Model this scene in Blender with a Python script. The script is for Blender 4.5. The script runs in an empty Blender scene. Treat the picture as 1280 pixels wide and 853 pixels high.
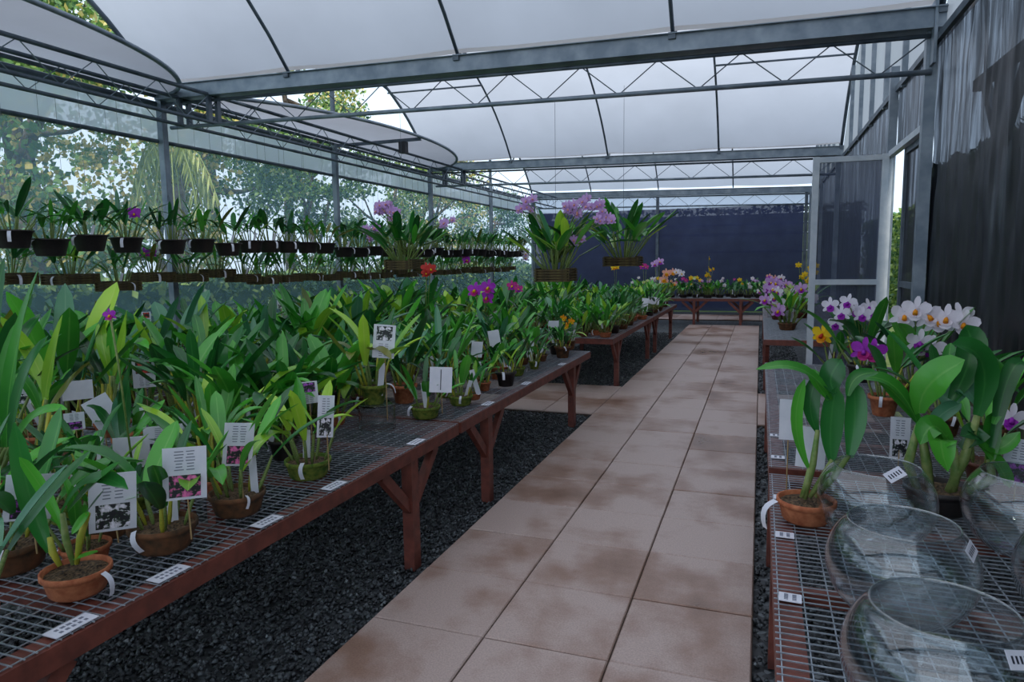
import bpy, math, random
import numpy as np
from mathutils import Vector, Matrix, Euler

# ------------------------------------------------------------------ camera, sky, sun, exposure
S = bpy.context.scene
COL = S.collection
F_PX, YAW, PITCH, ROLL = 853.0, 0.348741, 0.115815, -0.013647
TILE = 0.45
CAMH = 2.941233 * TILE
PX0 = -2.979591 * TILE            # left edge of the path
ROW0 = 4.687872 * TILE            # y of one transverse joint of the path
_cy, _sy, _cp, _sp = math.cos(YAW), math.sin(YAW), math.cos(PITCH), math.sin(PITCH)
FWD = Vector((-_sy * _cp, _cy * _cp, -_sp))
_r = Vector((_cy, _sy, 0)); _u = _r.cross(FWD)
RIGHT = _r * math.cos(ROLL) + _u * math.sin(ROLL)
UP = _u * math.cos(ROLL) - _r * math.sin(ROLL)
CAM = Vector((0, 0, CAMH))
cam = bpy.data.cameras.new('camera'); camo = bpy.data.objects.new('camera', cam); COL.objects.link(camo)
mw = Matrix.Identity(4)
for i in range(3):
    mw[i][0], mw[i][1], mw[i][2], mw[i][3] = RIGHT[i], UP[i], -FWD[i], CAM[i]
camo.matrix_world = mw
cam.sensor_width = 36.0; cam.lens = F_PX / 1280 * 36; cam.clip_start = 0.02; cam.clip_end = 300
S.camera = camo

world = bpy.data.worlds.new('overcast_sky'); S.world = world; world.use_nodes = True
bg = world.node_tree.nodes['Background']
bg.inputs['Color'].default_value = (0.68, 0.83, 1.0, 1); bg.inputs['Strength'].default_value = 1.25
sl = bpy.data.lights.new('sun', 'SUN'); sl.energy = 4.6; sl.angle = math.radians(14); sl.color = (1.0, 0.94, 0.84)
so = bpy.data.objects.new('sun', sl); COL.objects.link(so)
so.rotation_euler = Vector((-0.06, 0.70, -0.92)).to_track_quat('-Z', 'Y').to_euler()
vs = S.view_settings
S.display_settings.display_device = 'sRGB'
vs.view_transform = 'Standard'; vs.look = 'None'; vs.gamma = 1.0; vs.exposure = 0.34; vs.use_curve_mapping = False

def ray(u, v): return RIGHT * ((u - 640) / F_PX) - UP * ((v - 426.5) / F_PX) + FWD
def atz(u, v, z): d = ray(u, v); return CAM + d * ((z - CAMH) / d.z)
def aty(u, v, y): d = ray(u, v); return CAM + d * (y / d.y)
def atx(u, v, x): d = ray(u, v); return CAM + d * (x / d.x)
def topx(p):
    d = Vector(p) - CAM; w = d.dot(FWD)
    return 640 + F_PX * d.dot(RIGHT) / w, 426.5 - F_PX * d.dot(UP) / w, w

rnd = random.Random(7)
U = lambda a, b: rnd.uniform(a, b)

# ------------------------------------------------------------------ materials
def srgb(r, g, b):
    f = lambda c: (c / 255 / 12.92) if c / 255 <= 0.04045 else ((c / 255 + 0.055) / 1.055) ** 2.4
    return (f(r), f(g), f(b), 1)
class NT:
    def __init__(s, name):
        s.m = bpy.data.materials.new(name); s.m.use_nodes = True
        s.t = s.m.node_tree; s.t.nodes.clear()
        s.out = s.n('ShaderNodeOutputMaterial')
    def n(s, typ, **kw):
        nd = s.t.nodes.new(typ)
        for k, v in kw.items(): setattr(nd, k, v)
        return nd
    def l(s, a, b): s.t.links.new(a, b)
    def bsdf(s, col=(.5, .5, .5, 1), rough=.5, metal=0., spec=.5):
        b = s.n('ShaderNodeBsdfPrincipled')
        b.inputs['Base Color'].default_value = col; b.inputs['Roughness'].default_value = rough
        b.inputs['Metallic'].default_value = metal; b.inputs['Specular IOR Level'].default_value = spec
        return b
    def noise(s, scale, detail=3, rough=.55, coord='Object', vec=None):
        if vec is None:
            if coord == 'World': vec = s.n('ShaderNodeNewGeometry').outputs['Position']
            else: vec = s.n('ShaderNodeTexCoord').outputs[coord]
        nz = s.n('ShaderNodeTexNoise'); nz.inputs['Scale'].default_value = scale
        nz.inputs['Detail'].default_value = detail; nz.inputs['Roughness'].default_value = rough
        s.l(vec, nz.inputs['Vector']); return nz
    def ramp(s, fac, stops):
        r = s.n('ShaderNodeValToRGB'); e = r.color_ramp.elements
        while len(e) > 1: e.remove(e[-1])
        e[0].position, e[0].color = stops[0]
        for p, c in stops[1:]:
            x = e.new(p); x.color = c
        s.l(fac, r.inputs['Fac']); return r
    def bump(s, h, strength, dist, b):
        bp = s.n('ShaderNodeBump'); bp.inputs['Strength'].default_value = strength; bp.inputs['Distance'].default_value = dist
        s.l(h, bp.inputs['Height']); s.l(bp.outputs['Normal'], b.inputs['Normal']); return bp
    def done(s, sh): s.l(sh, s.out.inputs['Surface']); return s.m
def simple(name, c1, c2=None, rough=.5, scale=12, metal=0., bump=0., spec=.5, coord='Object', detail=3):
    t = NT(name); b = t.bsdf(c1, rough, metal, spec)
    if c2 is not None:
        nz = t.noise(scale, detail, coord=coord)
        r = t.ramp(nz.outputs['Fac'], [(.35, c1), (.68, c2)]); t.l(r.outputs['Color'], b.inputs['Base Color'])
        if bump: t.bump(nz.outputs['Fac'], bump, .01, b)
    return t.done(b.outputs['BSDF'])
def cloth(name, col, see, scale=900, rough=.6, col2=None, trans=0.0, nscale=3.0):
    """woven shade net: partly see-through, partly a dull fabric"""
    t = NT(name); b = t.bsdf(col, rough, 0, .3)
    if col2:
        nz = t.noise(nscale, 4, coord='World')
        r = t.ramp(nz.outputs['Fac'], [(.35, col), (.7, col2)]); t.l(r.outputs['Color'], b.inputs['Base Color'])
    tr = t.n('ShaderNodeBsdfTransparent'); mx = t.n('ShaderNodeMixShader')
    mx.inputs['Fac'].default_value = see
    sh = b.outputs['BSDF']
    if trans:
        tl = t.n('ShaderNodeBsdfTranslucent'); tl.inputs['Color'].default_value = col2 or col
        m2 = t.n('ShaderNodeMixShader'); m2.inputs['Fac'].default_value = trans
        t.l(sh, m2.inputs[1]); t.l(tl.outputs[0], m2.inputs[2]); sh = m2.outputs[0]
    t.l(sh, mx.inputs[1]); t.l(tr.outputs[0], mx.inputs[2])
    return t.done(mx.outputs[0])
def film(name, col, trans=.75, see=0.0):
    t = NT(name); d = t.n('ShaderNodeBsdfDiffuse'); tl = t.n('ShaderNodeBsdfTranslucent')
    nz = t.noise(.9, 5, coord='World')
    c2 = tuple(c * .9 for c in col[:3]) + (1,)
    r = t.ramp(nz.outputs['Fac'], [(.35, c2), (.65, col)])
    t.l(r.outputs['Color'], d.inputs['Color']); t.l(r.outputs['Color'], tl.inputs['Color'])
    mx = t.n('ShaderNodeMixShader'); mx.inputs['Fac'].default_value = trans
    t.l(d.outputs[0], mx.inputs[1]); t.l(tl.outputs[0], mx.inputs[2]); sh = mx.outputs[0]
    if see:
        tr = t.n('ShaderNodeBsdfTransparent'); m2 = t.n('ShaderNodeMixShader'); m2.inputs['Fac'].default_value = see
        t.l(sh, m2.inputs[1]); t.l(tr.outputs[0], m2.inputs[2]); sh = m2.outputs[0]
    return t.done(sh)
def leafmat(name, c1, c2, mid, rough=.28, trans=.2):
    t = NT(name); b = t.bsdf(c1, rough, 0, .6)
    uv = t.n('ShaderNodeUVMap'); sp = t.n('ShaderNodeSeparateXYZ'); t.l(uv.outputs[0], sp.inputs[0])
    oi = t.n('ShaderNodeObjectInfo')
    nz = t.noise(5, 3, coord='World')
    ad = t.n('ShaderNodeMath', operation='ADD'); t.l(oi.outputs['Random'], ad.inputs[0]); t.l(nz.outputs['Fac'], ad.inputs[1])
    ml = t.n('ShaderNodeMath', operation='MULTIPLY'); t.l(ad.outputs[0], ml.inputs[0]); ml.inputs[1].default_value = .5
    r = t.ramp(ml.outputs[0], [(.2, c1), (.75, c2)])
    # pale midrib down the middle of the blade
    sb = t.n('ShaderNodeMath', operation='SUBTRACT'); t.l(sp.outputs[0], sb.inputs[0]); sb.inputs[1].default_value = .5
    ab = t.n('ShaderNodeMath', operation='ABSOLUTE'); t.l(sb.outputs[0], ab.inputs[0])
    mr = t.ramp(ab.outputs[0], [(.0, (1, 1, 1, 1)), (.06, (0, 0, 0, 1))])
    mm = t.n('ShaderNodeMath', operation='MULTIPLY'); t.l(mr.outputs['Color'], mm.inputs[0]); mm.inputs[1].default_value = .45
    mix = t.n('ShaderNodeMixRGB'); t.l(mm.outputs[0], mix.inputs[0]); t.l(r.outputs['Color'], mix.inputs[1]); mix.inputs[2].default_value = mid
    t.l(mix.outputs[0], b.inputs['Base Color'])
    tl = t.n('ShaderNodeBsdfTranslucent'); t.l(mix.outputs[0], tl.inputs['Color'])
    mx = t.n('ShaderNodeMixShader'); mx.inputs['Fac'].default_value = trans
    t.l(b.outputs['BSDF'], mx.inputs[1]); t.l(tl.outputs[0], mx.inputs[2])
    return t.done(mx.outputs[0])

MAT = {}
MAT['leaf_mid'] = leafmat('leaf_mid', srgb(26, 106, 32), srgb(90, 184, 58), srgb(130, 195, 95))
MAT['leaf_deep'] = leafmat('leaf_deep', srgb(14, 64, 28), srgb(48, 130, 54), srgb(80, 150, 75))
MAT['leaf_lime'] = leafmat('leaf_lime', srgb(98, 164, 38), srgb(170, 214, 62), srgb(200, 220, 110))
MAT['leaf_blue'] = leafmat('leaf_blue', srgb(44, 104, 70), srgb(90, 150, 112), srgb(130, 175, 140))
MAT['leaf_olive'] = leafmat('leaf_olive', srgb(70, 100, 30), srgb(130, 130, 50), srgb(160, 150, 80))
LEAFMATS = ['leaf_mid', 'leaf_deep', 'leaf_lime', 'leaf_blue', 'leaf_olive']
MAT['stem'] = simple('stem', srgb(86, 120, 50), srgb(140, 150, 90), .5, 30)
MAT['stem_yellow'] = simple('stem_yellow', srgb(150, 160, 50), srgb(190, 180, 60), .5, 30)
MAT['terracotta'] = simple('terracotta', srgb(158, 84, 52), srgb(196, 122, 82), .8, 3, bump=.3)
MAT['clay_dark'] = simple('clay_dark', srgb(64, 50, 34), srgb(124, 80, 50), .85, 2.5, bump=.3)
MAT['moss'] = simple('mossy_clay', srgb(58, 96, 24), srgb(140, 146, 58), .9, 3, bump=.4)
MAT['plastic'] = simple('black_plastic', srgb(34, 30, 30), srgb(48, 40, 38), .5, 10)
MAT['plastic_brown'] = simple('brown_plastic', srgb(84, 44, 32), srgb(104, 58, 40), .55, 10)
MAT['soil'] = simple('bark_mix', srgb(30, 24, 18), srgb(120, 96, 70), .95, 9, bump=.8)
MAT['basket'] = simple('basket_wood', srgb(56, 44, 30), srgb(94, 84, 46), .85, 25)
MAT['wood'] = simple('red_brown_paint', srgb(92, 46, 38), srgb(122, 64, 52), .5, 20, coord='World', bump=.1)
MAT['wire'] = simple('galvanised_wire', srgb(150, 158, 168), srgb(186, 194, 204), .35, 40, metal=.6)
MAT['steel'] = simple('galvanised_steel', srgb(112, 126, 140), srgb(146, 158, 170), .45, 6, metal=.35, coord='World')
MAT['steel_dark'] = simple('weathered_steel', srgb(74, 86, 98), srgb(104, 116, 128), .5, 6, metal=.3, coord='World')
MAT['alu'] = simple('painted_aluminium', srgb(176, 188, 200), srgb(200, 208, 216), .45, 8, coord='World')
MAT['paper'] = simple('card_paper', srgb(214, 216, 228), srgb(226, 226, 236), .4, 20)
MAT['ink'] = simple('ink', srgb(120, 124, 140), None, .6)
MAT['ink_dark'] = simple('ink_dark', srgb(40, 44, 60), None, .6)
MAT['stake'] = simple('bamboo', srgb(150, 124, 84), srgb(180, 150, 104), .7, 30)
MAT['film_roof'] = film('roof_film', (.42, .435, .485, 1), .8)
MAT['film_gable'] = film('gable_film', (.46, .465, .50, 1), .75, .06)
MAT['film_band'] = film('side_film', (.74, .82, .98, 1), .6, .12)
MAT['film_vent'] = film('vent_film', (.60, .60, .65, 1), .6)
MAT['net_side'] = cloth('side_net', srgb(134, 176, 206), .62, col2=srgb(158, 198, 224), trans=.45)
MAT['net_black'] = cloth('black_shade_cloth', srgb(22, 24, 30), .17, col2=srgb(32, 36, 44), rough=.42)
def blackcloth():
    t = NT('black_shade_cloth'); b = t.bsdf(srgb(24, 26, 33), .4, 0, .35)
    pos = t.n('ShaderNodeNewGeometry').outputs['Position']; mp = t.n('ShaderNodeMapping'); mp.inputs['Scale'].default_value = (1, 9, .8); t.l(pos, mp.inputs[0])
    nz = t.noise(1.6, 5, .6, vec=mp.outputs[0]); nz.inputs['Distortion'].default_value = .8
    f = t.ramp(nz.outputs['Fac'], [(.36, (.02, .02, .02, 1)), (.5, (.06, .06, .06, 1)), (.66, (.20, .20, .20, 1))])
    tr = t.n('ShaderNodeBsdfTransparent'); tr.inputs['Color'].default_value = (.8, .88, 1, 1)
    mx = t.n('ShaderNodeMixShader'); t.l(f.outputs['Color'], mx.inputs[0]); t.l(b.outputs['BSDF'], mx.inputs[1]); t.l(tr.outputs[0], mx.inputs[2])
    return t.done(mx.outputs[0])
MAT['net_black'] = blackcloth()
MAT['net_far'] = cloth('far_shade_cloth', srgb(48, 54, 86), .07, col2=srgb(62, 70, 106), trans=.3)
MAT['net_door'] = cloth('door_screen', srgb(58, 68, 92), .35, col2=srgb(72, 82, 108))
def glassmat():
    t = NT('clear_glass'); g = t.n('ShaderNodeBsdfGlossy'); g.inputs['Roughness'].default_value = .01
    g.inputs['Color'].default_value = (1, 1, 1, 1)
    tr = t.n('ShaderNodeBsdfTransparent'); tr.inputs['Color'].default_value = (.90, .93, .945, 1)
    lw = t.n('ShaderNodeLayerWeight'); lw.inputs['Blend'].default_value = .5
    pw = t.n('ShaderNodeMath', operation='POWER'); t.l(lw.outputs['Facing'], pw.inputs[0]); pw.inputs[1].default_value = 3.2
    fr = t.n('ShaderNodeMath', operation='MULTIPLY_ADD'); t.l(pw.outputs[0], fr.inputs[0]); fr.inputs[1].default_value = .85; fr.inputs[2].default_value = .07
    mx = t.n('ShaderNodeMixShader'); t.l(fr.outputs[0], mx.inputs['Fac']); t.l(tr.outputs[0], mx.inputs[1]); t.l(g.outputs[0], mx.inputs[2])
    return t.done(mx.outputs[0])
MAT['glass'] = glassmat()
def thickglass():
    t = NT('thick_glass'); g = t.n('ShaderNodeBsdfGlass'); g.inputs['IOR'].default_value = 1.47; g.inputs['Roughness'].default_value = .0; g.inputs['Color'].default_value = (.97, .985, .985, 1)
    return t.done(g.outputs[0])
MAT['glass_thick'] = thickglass()
def tilemat():
    t = NT('sandstone_tile'); b = t.bsdf(rough=.5, spec=.5)
    big = t.noise(1.15, 4, .6, 'World'); mid = t.noise(4.5, 4, .6, 'World'); grain = t.noise(160, 2, .6, 'World')
    oi = t.n('ShaderNodeObjectInfo')
    a = t.n('ShaderNodeMath', operation='MULTIPLY_ADD'); t.l(mid.outputs['Fac'], a.inputs[0]); a.inputs[1].default_value = .35
    t.l(big.outputs['Fac'], a.inputs[2])
    a2 = t.n('ShaderNodeMath', operation='MULTIPLY_ADD'); t.l(oi.outputs['Random'], a2.inputs[0]); a2.inputs[1].default_value = .14; t.l(a.outputs[0], a2.inputs[2])
    r = t.ramp(a2.outputs[0], [(.50, srgb(120, 88, 70)), (.64, srgb(156, 124, 109)), (.78, srgb(188, 166, 158))])
    gr = t.ramp(grain.outputs['Fac'], [(.3, (.80, .80, .80, 1)), (.7, (1.12, 1.12, 1.12, 1))])
    mx = t.n('ShaderNodeMixRGB', blend_type='MULTIPLY'); mx.inputs[0].default_value = 1
    t.l(r.outputs['Color'], mx.inputs[1]); t.l(gr.outputs['Color'], mx.inputs[2]); t.l(mx.outputs[0], b.inputs['Base Color'])
    rr = t.ramp(a2.outputs[0], [(.5, (.26, .26, .26, 1)), (.8, (.42, .42, .42, 1))]); t.l(rr.outputs['Color'], b.inputs['Roughness'])
    t.bump(grain.outputs['Fac'], .25, .002, b)
    return t.done(b.outputs['BSDF'])
MAT['tile'] = tilemat()
MAT['grout'] = simple('grout', srgb(74, 62, 54), srgb(90, 76, 66), .9, 30)
def gravelmat():
    t = NT('dark_gravel'); b = t.bsdf(rough=.55, spec=.5)
    vo = t.n('ShaderNodeTexVoronoi'); vo.inputs['Scale'].default_value = 45
    t.l(t.n('ShaderNodeNewGeometry').outputs['Position'], vo.inputs['Vector'])
    r = t.ramp(vo.outputs['Color'], [(.1, srgb(28, 30, 33)), (.6, srgb(62, 66, 70)), (.88, srgb(100, 106, 110)), (.97, srgb(150, 156, 160))])
    t.l(r.outputs['Color'], b.inputs['Base Color'])
    return t.done(b.outputs['BSDF'])
MAT['gravel'] = gravelmat()
MAT['grass'] = simple('grass', srgb(60, 84, 40), srgb(96, 112, 60), .9, 4, coord='World')
MAT['bark'] = simple('tree_bark', srgb(70, 58, 50), srgb(120, 104, 92), .9, 8)
MAT['fol_dark'] = leafmat('foliage_dark', srgb(36, 72, 46), srgb(80, 120, 74), srgb(80, 120, 74), .5, .3)
MAT['fol_mid'] = leafmat('foliage_mid', srgb(84, 128, 62), srgb(160, 184, 100), srgb(160, 180, 100), .5, .35)
MAT['fol_shaded'] = leafmat('foliage_shaded', srgb(20, 34, 28), srgb(34, 54, 42), srgb(34, 54, 42), .6, .1)  # hedge foliage with the shade behind the cloths darkened into its colour
MAT['fol_gold'] = leafmat('foliage_gold', srgb(170, 160, 80), srgb(236, 214, 140), srgb(230, 210, 140), .5, .4)
MAT['fol_palm'] = leafmat('foliage_palm', srgb(130, 150, 70), srgb(190, 200, 120), srgb(200, 200, 130), .5, .4)
MAT['dark_box'] = simple('dark_housing', srgb(40, 42, 48), None, .5)
def petal(name, c1, c2, trans=.3):
    t = NT(name); b = t.bsdf(c1, .5, 0, .3)
    nz = t.noise(40, 3)
    r = t.ramp(nz.outputs['Fac'], [(.35, c1), (.7, c2)]); t.l(r.outputs['Color'], b.inputs['Base Color'])
    tl = t.n('ShaderNodeBsdfTranslucent'); t.l(r.outputs['Color'], tl.inputs['Color'])
    mx = t.n('ShaderNodeMixShader'); mx.inputs['Fac'].default_value = trans
    t.l(b.outputs['BSDF'], mx.inputs[1]); t.l(tl.outputs[0], mx.inputs[2])
    return t.done(mx.outputs[0])
MAT['p_white'] = petal('petal_white', srgb(232, 226, 240), srgb(246, 242, 250))
MAT['p_lilac'] = petal('petal_lilac', srgb(196, 150, 216), srgb(224, 190, 236))
MAT['p_purple'] = petal('petal_purple', srgb(150, 30, 176), srgb(190, 70, 206))
MAT['p_magenta'] = petal('petal_magenta', srgb(190, 30, 130), srgb(214, 70, 160))
MAT['p_yellow'] = petal('petal_yellow', srgb(240, 196, 20), srgb(250, 220, 50))
MAT['p_orange'] = petal('petal_orange', srgb(244, 150, 20), srgb(250, 180, 40))
MAT['p_peach'] = petal('petal_peach', srgb(240, 170, 150), srgb(250, 200, 180))
MAT['p_red'] = petal('petal_red', srgb(190, 40, 40), srgb(214, 70, 60))
MAT['p_green'] = petal('petal_green', srgb(190, 214, 130), srgb(214, 230, 160))
def photomat(name, c):
    """print of a flower photograph on the card: dark ground, blotches of the flower's colour"""
    t = NT(name); b = t.bsdf(rough=.35)
    nz = t.noise(3.2, 3, coord='Generated'); nz.inputs['Distortion'].default_value = .6
    n2 = t.noise(7, 2, coord='Generated')
    ad = t.n('ShaderNodeMath', operation='MULTIPLY_ADD'); t.l(n2.outputs['Fac'], ad.inputs[0]); ad.inputs[1].default_value = .6; t.l(nz.outputs['Fac'], ad.inputs[2])
    dk = srgb(30, 30, 40)
    r = t.ramp(ad.outputs[0], [(.74, dk), (.82, srgb(44, 70, 50)), (.86, c), (1.0, tuple(min(1, x * 1.5 + .05) for x in c[:3]) + (1,))])
    t.l(r.outputs['Color'], b.inputs['Base Color']); return t.done(b.outputs['BSDF'])
PHOTO = {'purple': photomat('print_purple', srgb(150, 60, 170)), 'pink': photomat('print_pink', srgb(200, 90, 150)),
         'white': photomat('print_white', srgb(200, 196, 206)), 'red': photomat('print_red', srgb(190, 50, 40))}

# ------------------------------------------------------------------ mesh helpers
class MB:
    def __init__(s): s.v = []; s.f = []; s.mi = []; s.uv = []
    def add(s, vs, fs, mi=0, uv=None):
        o = len(s.v); s.v.extend([tuple(x) for x in vs])
        for f in fs: s.f.append(tuple(i + o for i in f)); s.mi.append(mi)
        if uv is None: uv = [(0.25, 0.5)] * len(vs)
        s.uv.extend(uv)
    def box(s, c, size, mi=0, M=None):
        x, y, z = (k / 2 for k in size); c = Vector(c)
        vs = [Vector((a * x, b * y, d * z)) for a in (-1, 1) for b in (-1, 1) for d in (-1, 1)]
        vs = [(M @ p if M else p) + c for p in vs]
        s.add(vs, [(0, 1, 3, 2), (4, 6, 7, 5), (0, 4, 5, 1), (2, 3, 7, 6), (0, 2, 6, 4), (1, 5, 7, 3)], mi)
    def bar(s, p, q, w, h, mi=0, up=(0, 0, 1)):
        p, q = Vector(p), Vector(q); d = (q - p).normalized(); upv = Vector(up)
        if abs(d.dot(upv)) > .98: upv = Vector((0, 1, 0))
        a = d.cross(upv).normalized() * (w / 2); b = a.cross(d).normalized() * (h / 2)
        vs = [e + sa * a + sb * b for e in (p, q) for sa, sb in ((-1, -1), (1, -1), (1, 1), (-1, 1))]
        s.add(vs, [(0, 1, 2, 3), (7, 6, 5, 4), (0, 4, 5, 1), (1, 5, 6, 2), (2, 6, 7, 3), (3, 7, 4, 0)], mi)
    def tube(s, pts, rad, n=6, mi=0, caps=True):
        pts = [Vector(p) for p in pts]
        if not isinstance(rad, (list, tuple)): rad = [rad] * len(pts)
        vs = []; ref = None
        for i, p in enumerate(pts):
            d = (pts[min(i + 1, len(pts) - 1)] - pts[max(i - 1, 0)]).normalized()
            if ref is None: ref = Vector((1, 0, 0)) if abs(d.x) < .9 else Vector((0, 1, 0))
            a = (ref - d * ref.dot(d)).normalized(); b = d.cross(a); ref = a
            for k in range(n):
                t = 2 * math.pi * k / n; vs.append(p + (a * math.cos(t) + b * math.sin(t)) * rad[i])
        fs = [(i * n + k, i * n + (k + 1) % n, (i + 1) * n + (k + 1) % n, (i + 1) * n + k) for i in range(len(pts) - 1) for k in range(n)]
        if caps: fs += [tuple(range(n - 1, -1, -1)), tuple(range((len(pts) - 1) * n, len(pts) * n))]
        s.add(vs, fs, mi)
    def lathe(s, prof, n=20, mi=0):
        vs = [(r * math.cos(2 * math.pi * k / n), r * math.sin(2 * math.pi * k / n), z) for r, z in prof for k in range(n)]
        fs = [(i * n + k, i * n + (k + 1) % n, (i + 1) * n + (k + 1) % n, (i + 1) * n + k) for i in range(len(prof) - 1) for k in range(n)]
        s.add(vs, fs, mi)
    def mesh(s, name, mats, smooth=False):
        m = bpy.data.meshes.new(name); m.from_pydata(s.v, [], s.f)
        if not isinstance(mats, (list, tuple)): mats = [mats]
        for k in mats: m.materials.append(MAT[k] if isinstance(k, str) else k)
        if any(s.mi): m.polygons.foreach_set('material_index', s.mi)
        if smooth: m.polygons.foreach_set('use_smooth', [True] * len(m.polygons))
        ul = m.uv_layers.new(name='UVMap'); li = np.empty(len(m.loops), np.int32); m.loops.foreach_get('vertex_index', li)
        ul.data.foreach_set('uv', np.array(s.uv, np.float32)[li].ravel())
        m.update(); return m
def ob(name, mesh, parent=None, M=None):
    o = bpy.data.objects.new(name, mesh); COL.objects.link(o)
    if parent is not None: o.parent = parent
    if M is not None: o.matrix_basis = M
    return o
def build(name, mb, mats, parent=None, M=None, smooth=False): return ob(name, mb.mesh(name, mats, smooth), parent, M)
def tag(o, label, cat, group=None):
    o['label'] = label; o['category'] = cat
    if group: o['group'] = group
    return o
def empty(name, loc, label=None, cat=None, group=None, rz=0):
    o = bpy.data.objects.new(name, None); COL.objects.link(o); o.empty_display_size = .05
    o.location = loc; o.rotation_euler = (0, 0, rz)
    if label: tag(o, label, cat, group)
    return o
def struct(name, mb=None, mats=None, smooth=False, loc=(0, 0, 0)):
    o = build(name, mb, mats, smooth=smooth) if mb else empty(name, loc)
    o['kind'] = 'structure'; return o
def TR(loc, rot=None, sc=1.0):
    M = Matrix.Translation(Vector(loc))
    if rot is not None: M = M @ rot.to_4x4()
    return M @ Matrix.Diagonal(Vector((sc, sc, sc, 1)) if not isinstance(sc, (tuple, list)) else Vector((*sc, 1)))

# ------------------------------------------------------------------ dimensions of the greenhouse
XL, XR = -5.95, 1.125                       # side wall on the bench side, side wall with the door
GUT = [-6.76, -0.53, 5.70, 11.93, 18.16]    # y of the valley gutters
SPAN = 6.23; RISE = 1.42
def zg(x): return 3.03 - 0.0215 * (x + 2.4)  # the gutters fall gently towards the door side
_R = ((SPAN / 2) ** 2 + RISE ** 2) / (2 * RISE)
def arch(t):                                 # height over the gutter, t = offset from the crown
    return math.sqrt(max(0, _R * _R - t * t)) - (_R - RISE)

# ground
mb = MB(); mb.add([(-40, -20, -.06), (30, -20, -.06), (30, 60, -.06), (-40, 60, -.06)], [(0, 1, 2, 3)])
struct('ground', mb, 'grass')
mb = MB(); mb.add([(XL, -7, -.03), (XR, -7, -.03), (XR, 18.2, -.03), (XL, 18.2, -.03)], [(0, 1, 2, 3)])
floor = struct('floor', mb, 'gravel')
# loose gravel stones
def gravel():
    g = np.random.default_rng(3)
    regs = [(-2.7, -1.345, .55, 5.70, 30000), (-3.9, -2.7, 1.6, 5.7, 6000), (-2.7, -1.345, 7.06, 12.8, 12000), (.01, 1.1, .7, 5.7, 9000), (.01, .5, 7.06, 13, 2500)]
    P = np.concatenate([np.stack([g.uniform(a, b, n), g.uniform(c, d, n), g.uniform(-.03, -.016, n)], 1) for a, b, c, d, n in regs])
    n = len(P); base = np.array([(1, 0, 0), (-1, 0, 0), (0, 1, 0), (0, -1, 0), (0, 0, 1), (0, 0, -1)], float)
    r = g.uniform(.007, .0145, (n, 1, 1)); V = base[None] * r * g.uniform(.6, 1.25, (n, 6, 1)) + g.normal(0, .0022, (n, 6, 3))
    a = g.uniform(0, 6.28, n); c, s_ = np.cos(a), np.sin(a)
    x = V[..., 0] * c[:, None] - V[..., 1] * s_[:, None]; y = V[..., 0] * s_[:, None] + V[..., 1] * c[:, None]
    V = np.stack([x, y, V[..., 2] * .8], 2) + P[:, None]
    tri = np.array([(0, 2, 4), (2, 1, 4), (1, 3, 4), (3, 0, 4), (2, 0, 5), (1, 2, 5), (3, 1, 5), (0, 3, 5)])
    T = (tri[None] + (np.arange(n) * 6)[:, None, None]).reshape(-1, 3)
    m = bpy.data.meshes.new('gravel'); m.vertices.add(n * 6); m.vertices.foreach_set('co', V.ravel())
    m.loops.add(T.size); m.loops.foreach_set('vertex_index', T.ravel().astype(np.int32))
    m.polygons.add(len(T)); m.polygons.foreach_set('loop_start', np.arange(0, T.size, 3, dtype=np.int32))
    m.update(calc_edges=True); m.materials.append(MAT['gravel'])
    o = ob('gravel', m); o['kind'] = 'stuff'; tag(o, 'dark grey crushed stone gravel spread under the benches beside the tiled path', 'gravel')
gravel()
# tiled paths: each tile is a piece of its own on a grout bed
mb = MB()
X1 = PX0 + 3 * TILE
def bed(x0, x1, y0, y1): mb.box(((x0 + x1) / 2, (y0 + y1) / 2, -.0225), (x1 - x0, y1 - y0, .025))
yA = ROW0 - 5 * TILE; nrow = 35
rows_cross = [ROW0 + 8 * TILE, ROW0 + 11 * TILE]
yfar0 = ROW0 + 30 * TILE
bed(PX0, X1, yA, ROW0 + 27 * TILE)
bed(PX0 - 9 * TILE, PX0 + 0, rows_cross[0], rows_cross[1]); bed(X1, XR - .02, rows_cross[0], rows_cross[1])
bed(PX0 - 9 * TILE, XR - .02, yfar0, yfar0 + 3 * TILE)
path = struct('path', mb, 'grout')
def tile_mesh(w):
    m = MB(); h = w / 2; b = .004
    vs = [(sx * h, sy * h, -.02) for sx, sy in ((-1, -1), (1, -1), (1, 1), (-1, 1))] + [(sx * h, sy * h, -b) for sx, sy in ((-1, -1), (1, -1), (1, 1), (-1, 1))] + \
         [(sx * (h - b), sy * (h - b), 0) for sx, sy in ((-1, -1), (1, -1), (1, 1), (-1, 1))]
    fs = [(8, 9, 10, 11)]
    for k in range(4):
        j = (k + 1) % 4; fs += [(k, j, 4 + j, 4 + k), (4 + k, 4 + j, 8 + j, 8 + k)]
    m.add(vs, fs); return m.mesh('tile', 'tile')
TM = tile_mesh(TILE - .006)
def tile(cx, cy):
    ob('tile', TM, path, TR((cx, cy, U(-.0015, .0015)), Euler((U(-.002, .002), U(-.002, .002), 0)).to_matrix()))
for j in range(32):
    for i in range(3): tile(PX0 + (i + .5) * TILE, yA + (j + .5) * TILE)
for j in range(3):
    for i in range(-9, 0): tile(PX0 + (i + .5) * TILE, rows_cross[0] + (j + .5) * TILE)
    for i in range(3, 5): tile(PX0 + (i + .5) * TILE, rows_cross[0] + (j + .5) * TILE)
    for i in range(-9, 5): tile(PX0 + (i + .5) * TILE, yfar0 + (j + .5) * TILE)

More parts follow.
